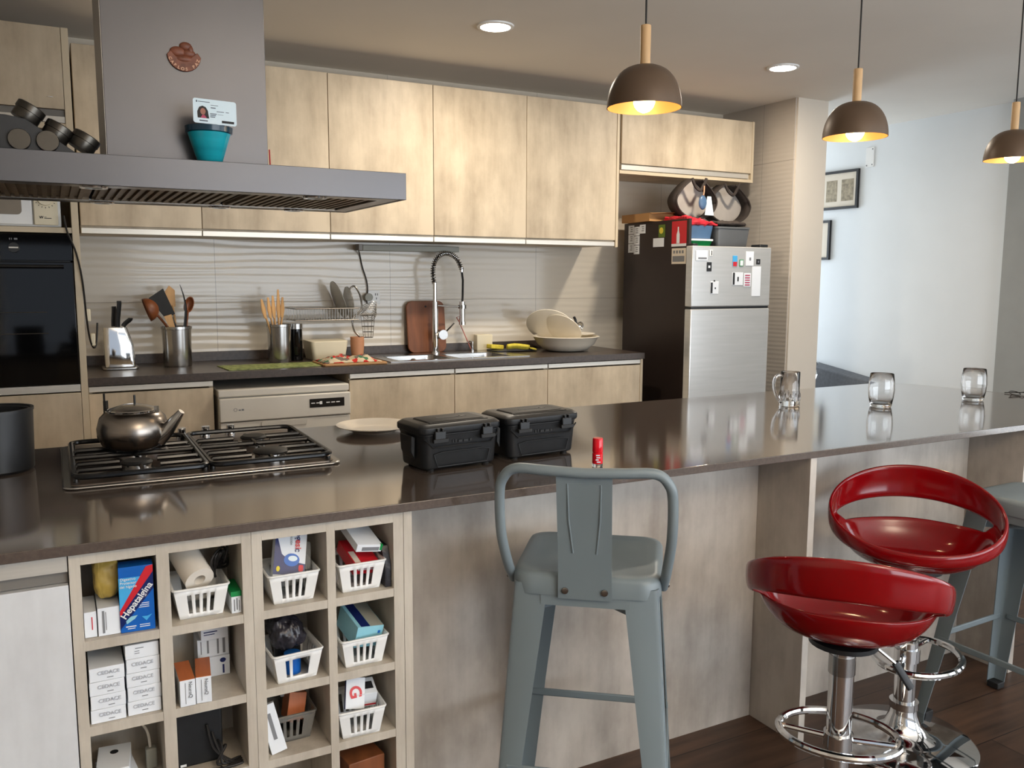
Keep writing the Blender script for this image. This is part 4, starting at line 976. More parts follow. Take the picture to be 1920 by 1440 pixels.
# cell D2
basket(.580, 1.795, .5435, 'white slotted basket holding a pale blue carton, right column second row')
t, T = tilt_box('medicine_box', 'pale blue carton with dark blue stripe, tilted in basket', (.585, 1.865, .590), (.066, .10, .052), .22, .14, .14, 'paleblue',
    [('navy_stripe', -.024, -.048, .0521, -.002, .05, .0526, 'navy'), ('grey_panel', -.001, -.048, .0521, .031, .05, .0526, 'lamp'), ('blue_mark', .020, -.0506, .033, .026, -.0501, .040, 'bluebox')])
# cell C3
basket(.420, 1.835, .3805, 'cloudy clear plastic basket with white and orange boxes', m='clearplastic')
t, T = tilt_box('medicine_box', 'orange and white carton inside the clear basket', (.435, 1.895, .41), (.04, .05, .06), -.2, .2, 0, 'orangeprint', [('white_side', .0201, -.02, .005, .0206, .02, .055, 'paper')])
t, T = tilt_box('medicine_box', 'white carton leaning left in front of the clear basket', (.385, 1.81, .383), (.034, .012, .11), -.15, -.22, 0, 'paper', [('print', -.004, -.0065, .03, .004, -.0061, .09, 'greyink')])
t, T = tilt_box('medicine_box', 'small white carton standing behind the orange one', (.43, 1.93, .45), (.03, .02, .045), 0, .1, 0, 'paper')
# cell D3
basket(.570, 1.785, .3805, 'white slotted basket with red lettered box, right column third row', rz=-.05)
t, T = tilt_box('medicine_box', 'white carton printed with a big red letter G', (.556, 1.808, .440), (.044, .010, .068), -.45, .16, -.1, 'paper', [('dark_edge', -.0226, -.005, 0, -.0221, .005, .068, 'navy')])
o = text('G', .038, 'redprint', t, (0, 0, 0), ext=.0003, bold=.001)
o.matrix_local = INV[t.name] @ T @ Matrix.Translation((-.001, -.0058, .036)) @ Matrix.Rotation(pi/2, 4, 'X') @ Matrix.Rotation(R_(-78), 4, 'Z')
t, T = tilt_box('medicine_box', 'open grey white carton behind the red lettered one', (.590, 1.850, .438), (.048, .05, .040), .35, .05, -.05, 'paper', [('dark_gap', -.004, -.01, .0401, .018, .012, .0406, 'ink'), ('red_line', -.024, -.0256, .004, .024, -.0251, .008, 'redprint')])
# cell D4 and C4
tag(build('wooden_box', B().box(-.045, -.07, 0, .045, .07, .10, T=TR(.578, 1.885, .206, 0, 0, .12)), 'board', bev=.002), 'orange brown wooden box in the bottom right cubby', 'box')
# ------------------------------------------------------------------ on the island
TZ = .918
t = thing('gas_hob', 'steel four burner gas hob with black pan supports', 'hob', (.33, 2.515, TZ))
build('plate', B().prism(rrect(-.006, 2.228, .668, 2.805, .03), .007, TR(0, 0, TZ)), 'satin', t, bev=.004, seg=3)
build('inner_plate', B().prism(rrect(.012, 2.245, .65, 2.79, .02), .0015, TR(0, 0, TZ+.007)), mat('hob_steel', C(120, 108, 98), .3, .9, scale=(2, 60, 60)), t)
def support(x0, x1):
    b = B(); z = .9435; r = .0072; y0, y1 = 2.252, 2.742
    b.tube([(x, y, z) for x, y in rrect(x0, y0, x1, y1, .03, 4)], r, 8, closed=True)
    b.tube([(x0, (y0+y1)/2, z), (x1, (y0+y1)/2, z)], r, 8)
    xm = (x0+x1)/2
    for yc in (2.35, 2.56):
        for dy in (-.028, .045) if yc < 2.4 else (-.045, .028):
            for xa, xb in ((x0, xm-.045), (x1, xm+.045)):
                b.tube([(xa, yc+dy, .934), (xa+(.012 if xb > xa else -.012), yc+dy, z+.002), (xb, yc+dy, z+.002)], r, 8)
        b.tube([(xm, yc-.085, z), (xm, yc-.02, z+.004)], r*.8, 8); b.tube([(xm, yc+.085, z), (xm, yc+.02, z+.004)], r*.8, 8)
    for x in (x0+.004, x1-.004):
        for y in (y0+.03, y1-.03): b.bar((x, y, .926), (x, y, z), r)
    return b
build('pan_support', support(.020, .325), 'enamel', t); build('pan_support', support(.335, .645), 'enamel', t)
for x, y, r in ((.165, 2.35, .040), (.165, 2.56, .046), (.50, 2.34, .050), (.50, 2.57, .040)):
    bn = build('burner', B().cyl((x, y, .926), r*1.05, .008).cyl((x, y, .934), r*.85, .012), 'satin', t)
    build('burner_cap', B().lathe([(0, 0), (r*.92, 0), (r*.95, .004), (r*.8, .009), (0, .010)], (x, y, .946), 28), 'castiron', bn)
    build('igniter', B().cyl((x+.02, y-r*1.15, .926), .003, .018), 'white', bn)
for x in (.245, .325, .395, .47):
    build('knob', B().cyl((x, 2.772, .926), .017, .006).cyl((x, 2.772, .932), .013, .026), 'chrome', t)

# kettle
kx, ky, kz = .172, 2.52, .9535
t = thing('kettle', 'dull steel kettle with lid on the back left burner', 'kettle', (kx, ky, kz), R_(-32))
prof = [(0, 0), (.055, .001), (.078, .012), (.090, .038), (.091, .060), (.083, .088), (.068, .104), (.060, .107), (.060, .102), (0, .10)]
build('body', B().lathe(prof, n=48), mat('worn_steel', C(132, 124, 116), .27, 1, scale=(8, 8, 8), var=.12), t, local=True, smooth=60)
lid = build('lid', B().lathe([(0, .122), (.03, .120), (.055, .112), (.064, .107), (.064, .103), (0, .103)], n=40), 'satin', t, local=True)
build('lid_rim', B().lathe([(.060, .104), (.067, .104), (.068, .108), (.062, .110)], n=40, closed=True), 'chrome', lid, local=True)
build('spout', B().tube([(.070, -.0, .030), (.095, 0, .052), (.120, 0, .082), (.138, 0, .104)], lambda u: .026*(1-u)+.009*u, 14, sx=.9), 'satin', t, local=True)
build('handle_lug', B().box(-.078, -.006, .095, -.070, .006, .130, ).box(-.079, -.003, .125, -.076, .003, .150), 'enamel', t, local=True)
build('handle_lug', B().box(.064, -.006, .098, .072, .006, .118), 'satin', t, local=True)
build('handle_pin', B().cyl((-.008, .03, .115), .003, .028), 'enamel', lid, local=True)

# black canister
t = thing('black_canister', 'tall matt black canister at the left end of the worktop', 'canister', (-.155, 2.56, TZ))
build('body', B().lathe([(0, 0), (.083, 0), (.088, .006), (.092, .158), (.088, .160), (.084, .155), (.082, .01), (0, .01)], (-.155, 2.56, TZ+.0005), 40), 'black', t)
build('rim', B().lathe([(.086, .156), (.094, .156), (.094, .163), (.086, .163)], (-.155, 2.56, TZ), 40, closed=True), 'black', t)

t = thing('dinner_plate', 'empty white dinner plate on the island beside the hob', 'plate', (.905, 2.665, TZ))
build('body', B().lathe([(0, .004), (.062, .003), (.062, 0), (.068, 0), (.072, .004), (.105, .016), (.122, .021), (.1225, .024), (.102, .0195), (.075, .009), (.06, .007), (0, .007)], (.905, 2.665, TZ+.0003), 56), 'porcelain', t)

# two hard cases
def case(x, y, rz, label):
    t = thing('hard_case', label, 'case', (x, y, TZ), rz, 'black ribbed hard plastic cases on the island')
    W, D, H = .118, .072, .098
    S = lambda w, d, z, r=.022: [(a, b_, z) for a, b_ in rrect(-w, -d, w, d, r, 4)]
    build('body', B().loft([S(W*.93, D*.92, .006), S(W*.95, D*.94, .012), S(W, D, H-.006), S(W+.002, D+.002, H)]), 'black', t, local=True, bev=.002)
    build('lid', B().loft([S(W+.004, D+.004, H+.0008), S(W+.006, D+.006, H+.006), S(W+.006, D+.006, H+.018), S(W-.004, D-.004, H+.026)]), 'black', t, local=True, bev=.0015)
    build('lid_panel', B().loft([S(W-.03, D-.022, H+.0262, .012), S(W-.034, D-.026, H+.0295, .012)]).box(-.09, -.058, H+.026, .09, -.052, H+.028), 'castiron', t, local=True, bev=.001)
    f = B()
    yf = -D-.001
    f.tube([(-.085, yf, .045), (-.062, yf, .050), (.062, yf, .050), (.085, yf, .045), (.075, yf, .012), (-.075, yf, .012)], .0018, 6, closed=True)
    build('front_panel', f, 'black', t, local=True, bev=.001)
    build('front_ridge', B().tube([(-.112, yf, .088), (-.088, yf-.002, .064), (.088, yf-.002, .064), (.112, yf, .088)], .0022, 6), 'black', t, local=True)
    for sx in (-1, 1):
        l = build('latch', B().box(sx*.072-.016, -D-.014, H-.012, sx*.072+.016, -D-.002, H+.010), 'black', t, local=True, bev=.002)
        build('latch_grip', B().box(sx*.072-.022, -D-.017, H-.020, sx*.072+.022, -D-.008, H-.010).box(sx*.072-.010, -D-.015, H+.008, sx*.072-.004, -D-.001, H+.017).box(sx*.072+.004, -D-.015, H+.008, sx*.072+.010, -D-.001, H+.017), 'castiron', l, local=True, bev=.001)
        build('carry_handle', B().loft([[(sx*(W+.001), -.030, .03), (sx*(W+.001), .030, .03), (sx*(W+.001), .034, H-.01), (sx*(W+.001), -.034, H-.01)], [(sx*(W+.012), -.028, .05), (sx*(W+.012), .028, .05), (sx*(W+.012), .034, H-.005), (sx*(W+.012), -.034, H-.005)]]), 'black', t, local=True, bev=.002)
        for sy in (-1, 1): build('foot', B().cyl((sx*.085, sy*.05, .0003), .010, .006, n=12), 'rubber', t, local=True)
    e = B()
    for q, (xa, xb) in enumerate(((-.030, -.026), (-.022, -.018), (-.012, .000), (.004, .018), (.022, .028))): e.box(xa, yf-.0006, .072, xb, yf+.0006, .080-.002*(q > 1))
    build('faint_mark', e, 'castiron', t, local=True, smooth=0)
    e = B().box(-.040, -.004, H+.0294, .030, .002, H+.0304).box(.034, -.008, H+.0294, .050, .006, H+.0304)
    build('lid_mark', e, 'black', t, local=True, smooth=0)
    return t
case(.925, 2.105, R_(6), 'black hard plastic case with latches, nearer to the hob')
case(1.192, 2.135, R_(5), 'black hard plastic case with latches, nearer to the nail polish')

t = thing('nail_polish', 'small red nail polish bottle near the island edge', 'nail polish', (1.262, 1.885, TZ))
n_ = (1.262, 1.885, TZ)
build('bottle', B().lathe([(0, .0003), (.0135, .0003), (.0140, .003), (.0140, .0098), (0, .0098)], n_, 28), 'clear', t)
build('polish', B().lathe([(0, .010), (.0140, .010), (.0142, .012), (.0142, .037), (.0115, .0404), (0, .0404)], n_, 28), 'polish', t)
build('cap', B().lathe([(0, .0405), (.0138, .0405), (.0142, .043), (.0138, .076), (.0125, .0785), (0, .0785)], n_, 28), 'polish', t)
lb = B().lathe([(.01405, .014), (.0142, .014), (.0142, .034), (.01405, .034)], n_, 28)
lm = B()
for q, (xa, xb) in enumerate(((-.006, .004), (-.005, .005), (-.007, .001), (-.004, .006))): lm.box(xa, -.0150, .034-.006*q, xb, -.0140, .037-.006*q, T=TR(1.262, 1.885, TZ-.002, 0, 0, -.45))
build('label_print', lm, 'card', t, smooth=0)

# glasses
def tumbler(x, y, label, h=.132):
    t = thing('glass_tumbler', label, 'glass', (x, y, TZ), 0, 'empty clear glasses on the island')
    po = [(0, .0004), (.037, .0004), (.040, .004), (.0465, .04), (.0490, .07), (.0475, .10), (.0435, h)]
    pi_ = [(.0420, h+.0008), (.0458, .10), (.0473, .07), (.0447, .04), (.038, .016), (.030, .012), (0, .012)]
    build('body', B().lathe(po + pi_, n=48), 'clear', t, local=True, smooth=60)
    return t
tumbler(2.865, 2.285, 'clear barrel shaped glass in the middle of the three')
tumbler(3.368, 2.235, 'clear barrel shaped glass nearest the right end of island')
t = thing('glass_mug', 'clear glass beer mug with handle on the left', 'mug', (2.562, 2.47, TZ), R_(-10), 'empty clear glasses on the island')
build('body', B().lathe([(0, .0004), (.037, .0004), (.040, .004), (.040, .035), (.0385, .060), (.037, .066), (.0375, .134), (.0365, .136), (.0350, .134), (.0345, .066), (.035, .060), (.033, .035), (.030, .022), (0, .020)], n=48), 'clear', t, local=True, smooth=60)
build('handle', B().tube(spline([(-.036, 0, .120), (-.055, 0, .124), (-.070, 0, .112), (-.074, 0, .085), (-.066, 0, .050), (-.048, 0, .024), (-.038, 0, .016)], 6), .0062, 10), 'clear', t, local=True)
fl = B()
for a in range(12): fl.lathe([(.0035*sin(pi*i/6), -.018*cos(pi*i/6)) for i in range(7)], (.0392*cos(a*pi/6), .0392*sin(a*pi/6), .036), 8)
build('flutes', fl, 'clear', t, local=True)
# spectacles at the end
t = thing('spectacles', 'folded dark rimmed spectacles at the right end of island', 'spectacles', (3.71, 2.27, TZ))
sb = B()
for cx in (3.685, 3.745): sb.lathe([(.022, -.0018), (.0245, 0), (.022, .0018)], n=22, T=TR(cx, 2.255-.5*(cx-3.685), .927, .28, 0, -.4), closed=True)
sb.tube([(3.705, 2.245, .928), (3.715, 2.238, .931), (3.724, 2.235, .928)], .002, 6)
build('rims', sb, 'enamel', t)
build('temple', B().bar((3.665, 2.265, .930), (3.74, 2.30, .922), .0018, 6).bar((3.765, 2.215, .930), (3.70, 2.31, .9215), .0018, 6), 'enamel', t)

# ------------------------------------------------------------------ range hood
t = thing('range_hood', 'wide dark steel island range hood with tall square chimney', 'range hood', (.33, 2.58, 1.63))
HX0, HX1, HY0, HY1, HZ0, HZ1 = -.30, .886, 2.30, 2.86, 1.634, 1.707
hb = B().box(HX0, HY0, HZ0, HX1, HY0+.012, HZ1).box(HX0, HY1-.012, HZ0, HX1, HY1, HZ1).box(HX0, HY0+.012, HZ0, HX0+.012, HY1-.012, HZ1).box(HX1-.012, HY0+.012, HZ0, HX1, HY1-.012, HZ1).box(HX0+.012, HY0+.012, HZ1-.010, HX1-.012, HY1-.012, HZ1)
build('canopy', hb, 'hood', t, bev=.001)
build('underside_frame', B().box(HX0+.012, HY0+.012, HZ0+.001, HX1-.012, HY0+.075, HZ0+.006).box(HX0+.012, HY1-.075, HZ0+.001, HX1-.012, HY1-.012, HZ0+.006).box(HX0+.012, HY0+.075, HZ0+.001, HX0+.06, HY1-.075, HZ0+.006).box(HX1-.06, HY0+.075, HZ0+.001, HX1-.012, HY1-.075, HZ0+.006), 'steel', t)
for x0, x1 in ((-.238, .105), (.112, .465), (.472, .824)):
    f = B().box(x0, HY0+.078, HZ0+.010, x1, HY1-.078, HZ0+.014)
    n = 15
    for i in range(n):
        xx = x0+.008+(x1-x0-.016)*i/n; f.box(xx, HY0+.085, HZ0+.002, xx+.011, HY1-.085, HZ0+.010)
    f.box(x0, HY0+.078, HZ0+.002, x1, HY0+.084, HZ0+.010).box(x0, HY1-.084, HZ0+.002, x1, HY1-.078, HZ0+.010)
    build('grease_filter', f, mat('filter_metal', C(128, 112, 92), .4, .8, scale=(30, 30, 30), var=.15) if 'flt' not in M else M['flt'], t)
    M['flt'] = bpy.data.materials['filter_metal']
for x, y in ((.10, 2.345), (.64, 2.345), (.14, 2.822), (.47, 2.822), (.70, 2.822)):
    l = build('hood_lamp', B().lathe([(.020, -.004), (.031, -.004), (.033, .0), (.020, .0)], (x, y, HZ0), 28, closed=True), 'chrome', t)
    build('lens', B().cyl((x, y, HZ0-.003), .020, .002), 'lamp', l)
ch = build('chimney', B().box(.140, 2.45, HZ1+.0005, .541, 2.75, 2.699), 'hood', t, bev=.001)
build('lit_side', B().box(.1385, 2.452, HZ1+.0005, .1399, 2.748, 2.699), 'hoodlit', ch)  # chimney's left face, light falling on it painted as paler steel

t = thing('turquoise_pot', 'turquoise glazed conical pot standing on the range hood', 'pot', (.385, 2.385, 1.708))
p0 = (.378, 2.385, 1.7075)
build('body', B().lathe([(0, 0), (.026, 0), (.030, .004), (.053, .078), (.049, .079), (.026, .008), (0, .008)], p0, 40), 'cyan', t)
build('rim', B().lathe([(.052, .078), (.058, .080), (.059, .094), (.053, .096), (.050, .080)], p0, 40, closed=True), 'darkblue', t)
t = thing('id_card', 'pale identity card with portrait photo leaning on the pot', 'card', (.386, 2.40, 1.80))
TC = Matrix.Translation((.386, 2.332, 1.832)) @ Matrix.Rotation(R_(-8), 4, 'X') @ Matrix.Rotation(R_(1.5), 4, 'Y')
def cb(name, m, *rects, dy=0):
    b = B()
    for x0, z0, x1, z1 in rects: b.box(x0, -.0006-dy, z0, x1, -.0003-dy*.5, z1)
    bmesh.ops.transform(b.bm, matrix=TC, verts=b.bm.verts); return build(name, b, m, t, smooth=0)
b = B().prism(rrect(-.0525, -.031, .0525, .031, .006), .0007, TR(0, .0005, 0, pi/2)); bmesh.ops.transform(b.bm, matrix=TC, verts=b.bm.verts)
build('card', b, 'card', t, smooth=0)
def cpoly(name, m, pts, dy):
    b = B().prism(pts, .0002, TR(0, -dy, 0, pi/2)); bmesh.ops.transform(b.bm, matrix=TC, verts=b.bm.verts); build(name, b, m, t, smooth=0)
cpoly('portrait_hair', 'hair', [(-.042, -.018), (-.0425, -.002), (-.038, .009), (-.030, .013), (-.022, .010), (-.017, .001), (-.0145, -.018)], .0006)
cpoly('portrait_face', 'skin', [(-.029+.0065*cos(a*.6), -.0015+.0085*sin(a*.6)) for a in range(10)], .0010)
cpoly('portrait_clothes', 'pink', [(-.035, -.018), (-.031, -.0105), (-.025, -.0105), (-.020, -.018)], .0011)
cb('card_text', 'cardink', (-.045, .021, -.042, .026), (-.040, .0225, -.012, .0240), (-.010, .016, .008, .0172), (-.010, .009, .002, .0112), (.004, .001, .022, .0025), (.026, .001, .034, .0025), (-.012, -.006, .004, -.004), (-.012, -.010, .002, -.008), (.006, -.006, .020, -.0052), (-.038, -.026, -.018, -.023), (-.012, -.014, .000, -.012))
cb('card_bar', 'ink', (.016, -.026, .046, -.020))

t = thing('souvenir_magnet', 'brown relief souvenir magnet high on the hood chimney', 'magnet', (.330, 2.449, 1.94))
sm = B()
def blob(b, pts, h): b.prism(pts, h, TR(0, 2.4495, 0, pi/2))
sm.prism([(x, z) for x, z in arc(.333, 1.990, .042, pi*1.02, 1.97*pi, 12)] + [(.366, 1.998), (.350, 1.985), (.33, 1.978), (.312, 1.985), (.300, 1.998)], .006, TR(0, 2.4495, 0, pi/2))
build('scroll', sm, 'brown', t, bev=.0015)
for nm, cx, cz, rx, rz_ in (('head', .338, 2.012, .016, .011), ('body_relief', .318, 1.997, .020, .013), ('body_relief', .345, 1.995, .017, .011), ('mane', .349, 2.004, .008, .012), ('base_relief', .333, 1.980, .024, .010)):
    build(nm, B().lathe([(sin(pi*i/8), -cos(pi*i/8)) for i in range(9)], n=16, T=TR(cx, 2.4485, cz) @ Matrix.Diagonal((rx, .008, rz_, 1))), 'brown', t)
W_ = 'CARLOS PAZ'
for i, c in enumerate(W_):
    if c == ' ': continue
    a = R_(200 + 140*i/(len(W_)-1)); text(c, .0105, 'tan', t, (.333+.0365*cos(a), 2.4432, 1.990+.0365*sin(a)), (pi/2, -(a-1.5*pi), 0), ext=.0006, bold=.0004, name='letter')
t = thing('yellow_tag', 'ochre paper strip stuck on the right side of the chimney', 'tag', (.5415, 2.6, 1.79))
build('strip', B().box(.5413, 2.55, 1.79, .555, 2.56, 1.865), 'yellowbag', t)
tag(build('incense_stick', B().bar((.585, 2.62, 1.708), (.583, 2.62, 1.79), .002, 6), 'redprint'), 'thin dark stick standing on the hood right of the chimney', 'stick')
tag(build('purple_magnet', B().lathe([(0, 0), (.011, 0), (.010, .006), (0, .007)], n=20, T=TR(.5412, 2.50, 2.112, 0, pi/2)), mat('purple_plastic', C(70, 48, 120), .4)), 'small round purple magnet on the right chimney side', 'magnet')

# spice rack of dark tins on the hood
t = thing('spice_rack', 'dark stepped rack with round tins on the left hood top', 'rack', (-.02, 2.40, 1.708))
sp_ = lambda y: [(-.125, y, 1.7085), (.070, y, 1.7085), (.060, y, 1.716), (-.035, y, 1.782), (-.075, y, 1.788), (-.125, y, 1.79)]
rk = B().loft([sp_(2.345), sp_(2.352)]).loft([sp_(2.475), sp_(2.482)])
rk.box(-.12, 2.352, 1.709, .05, 2.475, 1.714)
build('side_plates', rk, 'black', t, bev=.001)
for i, (x, z) in enumerate(((-.034, 1.797), (.025, 1.757), (.082, 1.738))):
    T2 = TR(x, 2.362, z, 0, R_(38), 0)
    tn = tag(build('spice_tin', B().lathe([(0, -.012), (.030, -.012), (.031, -.010), (.031, .010), (.033, .011), (.033, .026), (.030, .028), (0, .028)], n=32, T=TR(x, 2.41, z, 0, R_(32), 0)), 'satin' if i else 'satin'), ['topmost round dark tin on the stepped rack', 'middle round dark tin on the stepped rack', 'lowest round dark tin at the right foot of the rack'][i], 'tin', 'round tins on the stepped rack')
    tn.data.materials.clear(); tn.data.materials.append(M.setdefault('darktin', None) or mat('dark_tin', C(74, 70, 64), .3, .9))
    M['darktin'] = tn.data.materials[0]
for i, x in enumerate((-.050, .008)):
    tn = build('spice_tin', B().lathe([(0, 0), (.023, 0), (.0245, .004), (.0245, .09), (0, .092)], n=28, T=TR(x, 2.334, 1.7335, -pi/2)), M['darktin'])
    tag(tn, ['left lower tin seen end-on inside the rack', 'right lower tin seen end-on inside the rack'][i], 'tin', 'round tins on the stepped rack')

# ------------------------------------------------------------------ lighting fixtures
def pendant():
    t = thing('pendant_lamp', 'x', 'pendant lamp', (0, 0, 1.9), 0, 'dome pendant lamps above the island')
    R = .106; H = .118
    def pr(r, h, n=12): return [(r*cos(a)**.8 if cos(a) > 1e-6 else 0, h*sin(a)) for a in [i*pi/2/n for i in range(n+1)]]
    o_ = [(R*1.0*math.cos(i*pi/2/12)**.75 if i < 12 else .012, H*math.sin(i*pi/2/12)) for i in range(13)]
    build('shade', B().lathe([(r, z) for r, z in o_], n=48), 'shade', t, local=True, smooth=60)
    build('shade_lining', B().lathe([(max(r-.002, .010), z*.975) for r, z in o_], n=48), 'shadein', t, local=True, smooth=60)
    build('wood_neck', B().lathe([(0, H-.002), (.0145, H-.002), (.0150, H+.105), (.0142, H+.108), (0, H+.108)], n=24), 'lightwood', t, local=True)
    build('cord', B().bar((0, 0, H+.105), (0, 0, CZ-1.9-.02), .0028, 8), 'cord', t, local=True)
    build('ceiling_rose', B().cyl((0, 0, CZ-1.9-.025), .045, .0245), 'shade', t, local=True)
    build('socket', B().cyl((0, 0, .06), .016, .05), 'black', t, local=True)
    build('bulb', B().lathe([(.001, -.013)] + [(.031*sin(a), .020-.033*cos(a)) for a in [k*pi/12 for k in range(1, 10)]] + [(.016, .062)], n=28), 'bulb', t, local=True, smooth=80)
    return t
PL = ((1.515, 2.055, 'dome pendant lamp hanging nearest the hood, left of three'), (2.452, 2.120, 'dome pendant lamp hanging in the middle of three'), (3.46, 2.20, 'dome pendant lamp at the far right, nearest the white wall'))
p = pendant(); p.location = (PL[0][0], PL[0][1], 1.9); p['label'] = PL[0][2]
for x, y, lab in PL[1:]: dup(p, (x, y, 1.9), 0, lab)
for i, (x, y) in enumerate(((2.075, 4.10), (4.005, 4.03))):
    t = thing('downlight', ['round recessed ceiling light left of the first pendant', 'round recessed ceiling light between the first two pendants'][i], 'ceiling light', (x, y, CZ-.012))
    build('trim_ring', B().lathe([(.078, -.010), (.095, -.008), (.096, -.0003), (.078, -.0003)], (x, y, CZ), 40, closed=True), 'white', t)
    build('diffuser', B().cyl((x, y, CZ-.007), .0775, .006, n=40), 'led', t)

# ------------------------------------------------------------------ stools
def metal_stool(name, label, loc, rz, back=True, barz=.38, kt=0, kb=0):
    t = thing(name, label, 'stool', loc, rz)
    S = lambda w, z, r=.05: [(x, y, z) for x, y in rrect(-w+kt, -w+kt, w-kt, w-kt, r, 6)]
    build('seat', B().loft([S(.168, .712), S(.170, .748, .052), S(.164, .758, .05), S(.150, .761, .045), S(.132, .758, .04), S(.0, .7575, 0)] if False else [S(.168, .712), S(.170, .748, .052), S(.164, .758, .05), S(.150, .761, .045), S(.134, .757, .04)]), 'greymetal', t, local=True, smooth=50)
    for sx in (-1, 1):
        for sy in (-1, 1):
            def sec(a, w, z):
                c = a; tn = .003; r = .012
                pts = [(c, c-w), (c, c-r), (c-r*.3, c-r*.3), (c-r, c), (c-w, c), (c-w, c-tn), (c-r-tn*.3, c-tn), (c-r*.3-tn, c-r*.3-tn), (c-tn, c-r-tn*.3), (c-tn, c-w)]
                return [(sx*x, sy*y, z) for x, y in pts]
            lg = build('leg', B().loft([sec(.212+kb, .040, .012), sec(.190+(kb-kt)/2, .056, .34), sec(.162-kt, .078, .735)]), 'greymetal', t, local=True, smooth=30)
            build('rubber_foot', B().box(sx*(.188+kb)-.02, sy*(.188+kb)-.02, .0005, sx*(.188+kb)+.02, sy*(.188+kb)+.02, .022), 'rubber', lg, local=True, bev=.003)
    k = .187 - (barz-.34)*.07
    for a, b_ in (((-k+.02, -k, barz), (k-.02, -k, barz)), ((-k+.02, k, barz), (k-.02, k, barz)), ((-k, -k+.02, barz), (-k, k-.02, barz)), ((k, -k+.02, barz), (k, k-.02, barz))):
        x0, x1 = sorted((a[0], b_[0])); y0, y1 = sorted((a[1], b_[1]))
        build('crossbar', B().box(x0-.004, y0-.004, barz-.010, x1+.004, y1+.004, barz+.010), 'greymetal', t, local=True, bev=.003)
    for s_ in (1, -1):
        build('brace', B().box(-.20, -.004, -.010, .20, .004, .010, T=TR(0, 0, .662+.004*s_, 0, 0, s_*pi/4)), 'greymetal', t, local=True)
    e_ = .166-kt
    for q in ((-.10, -e_, .10, -e_+.003), (-.10, e_-.003, .10, e_), (-e_, -.10, -e_+.003, .10), (e_-.003, -.10, e_, .10)):
        build('apron', B().box(q[0], q[1], .688, q[2], q[3], .713), 'greymetal', t, local=True)
    if back:
        pts = [(-.172, -.105, .725), (-.178, -.150, .775), (-.187, -.188, .86), (-.187, -.205, .95), (-.178, -.213, .987), (-.150, -.221, 1.011), (-.08, -.232, 1.012), (0, -.236, 1.010)]
        pts = spline(pts + [(-x, y, z) for x, y, z in pts[-2::-1]], 6)
        build('back_rail', B().tube(pts, .0115, 12), 'greymetal', t, local=True, smooth=60)
        a = build('back_splat', B().loft([[(-.060, -.174, .708), (.060, -.174, .708), (.060, -.171, .708), (-.060, -.171, .708)], [(-.059, -.186, .80), (.059, -.186, .80), (.059, -.183, .80), (-.059, -.183, .80)], [(-.060, -.236, 1.008), (.060, -.236, 1.008), (.060, -.233, 1.008), (-.060, -.233, 1.008)]]), 'greymetal', t, local=True)
        build('pressed_rib', B().tube([(-.036, -.2296, .985), (-.034, -.2108, .90), (-.026, -.1905, .82)], .0022, 6).tube([(.036, -.2296, .985), (.034, -.2108, .90), (.026, -.1905, .82)], .0022, 6).tube([(-.036, -.2294, .985), (.036, -.2294, .985)], .0018, 6), 'greymetal', a, local=True)
        for x in (-.044, .044): build('bolt', B().lathe([(0, 0), (.0085, 0), (.0075, .004), (0, .005)], n=16, T=TR(x, -.1755, .728, pi/2)), 'satin', a, local=True)
        for x in (-.1815, .1815): build('rail_bolt', B().lathe([(0, 0), (.007, 0), (.006, .004), (0, .005)], n=14, T=TR(x, -.115, .735, 0, pi/2 if x > 0 else -pi/2)), 'satin', t, local=True)
    return t
metal_stool('metal_bar_stool', 'blue grey metal bar stool with low tube backrest before the island panel', (1.115, 1.685, 0), R_(-38), barz=.30)
metal_stool('metal_bar_stool', 'blue grey metal stool at the far right behind the red stools', (2.655, 1.525, 0), R_(2), back=False, barz=.27, kt=.022, kb=.012)

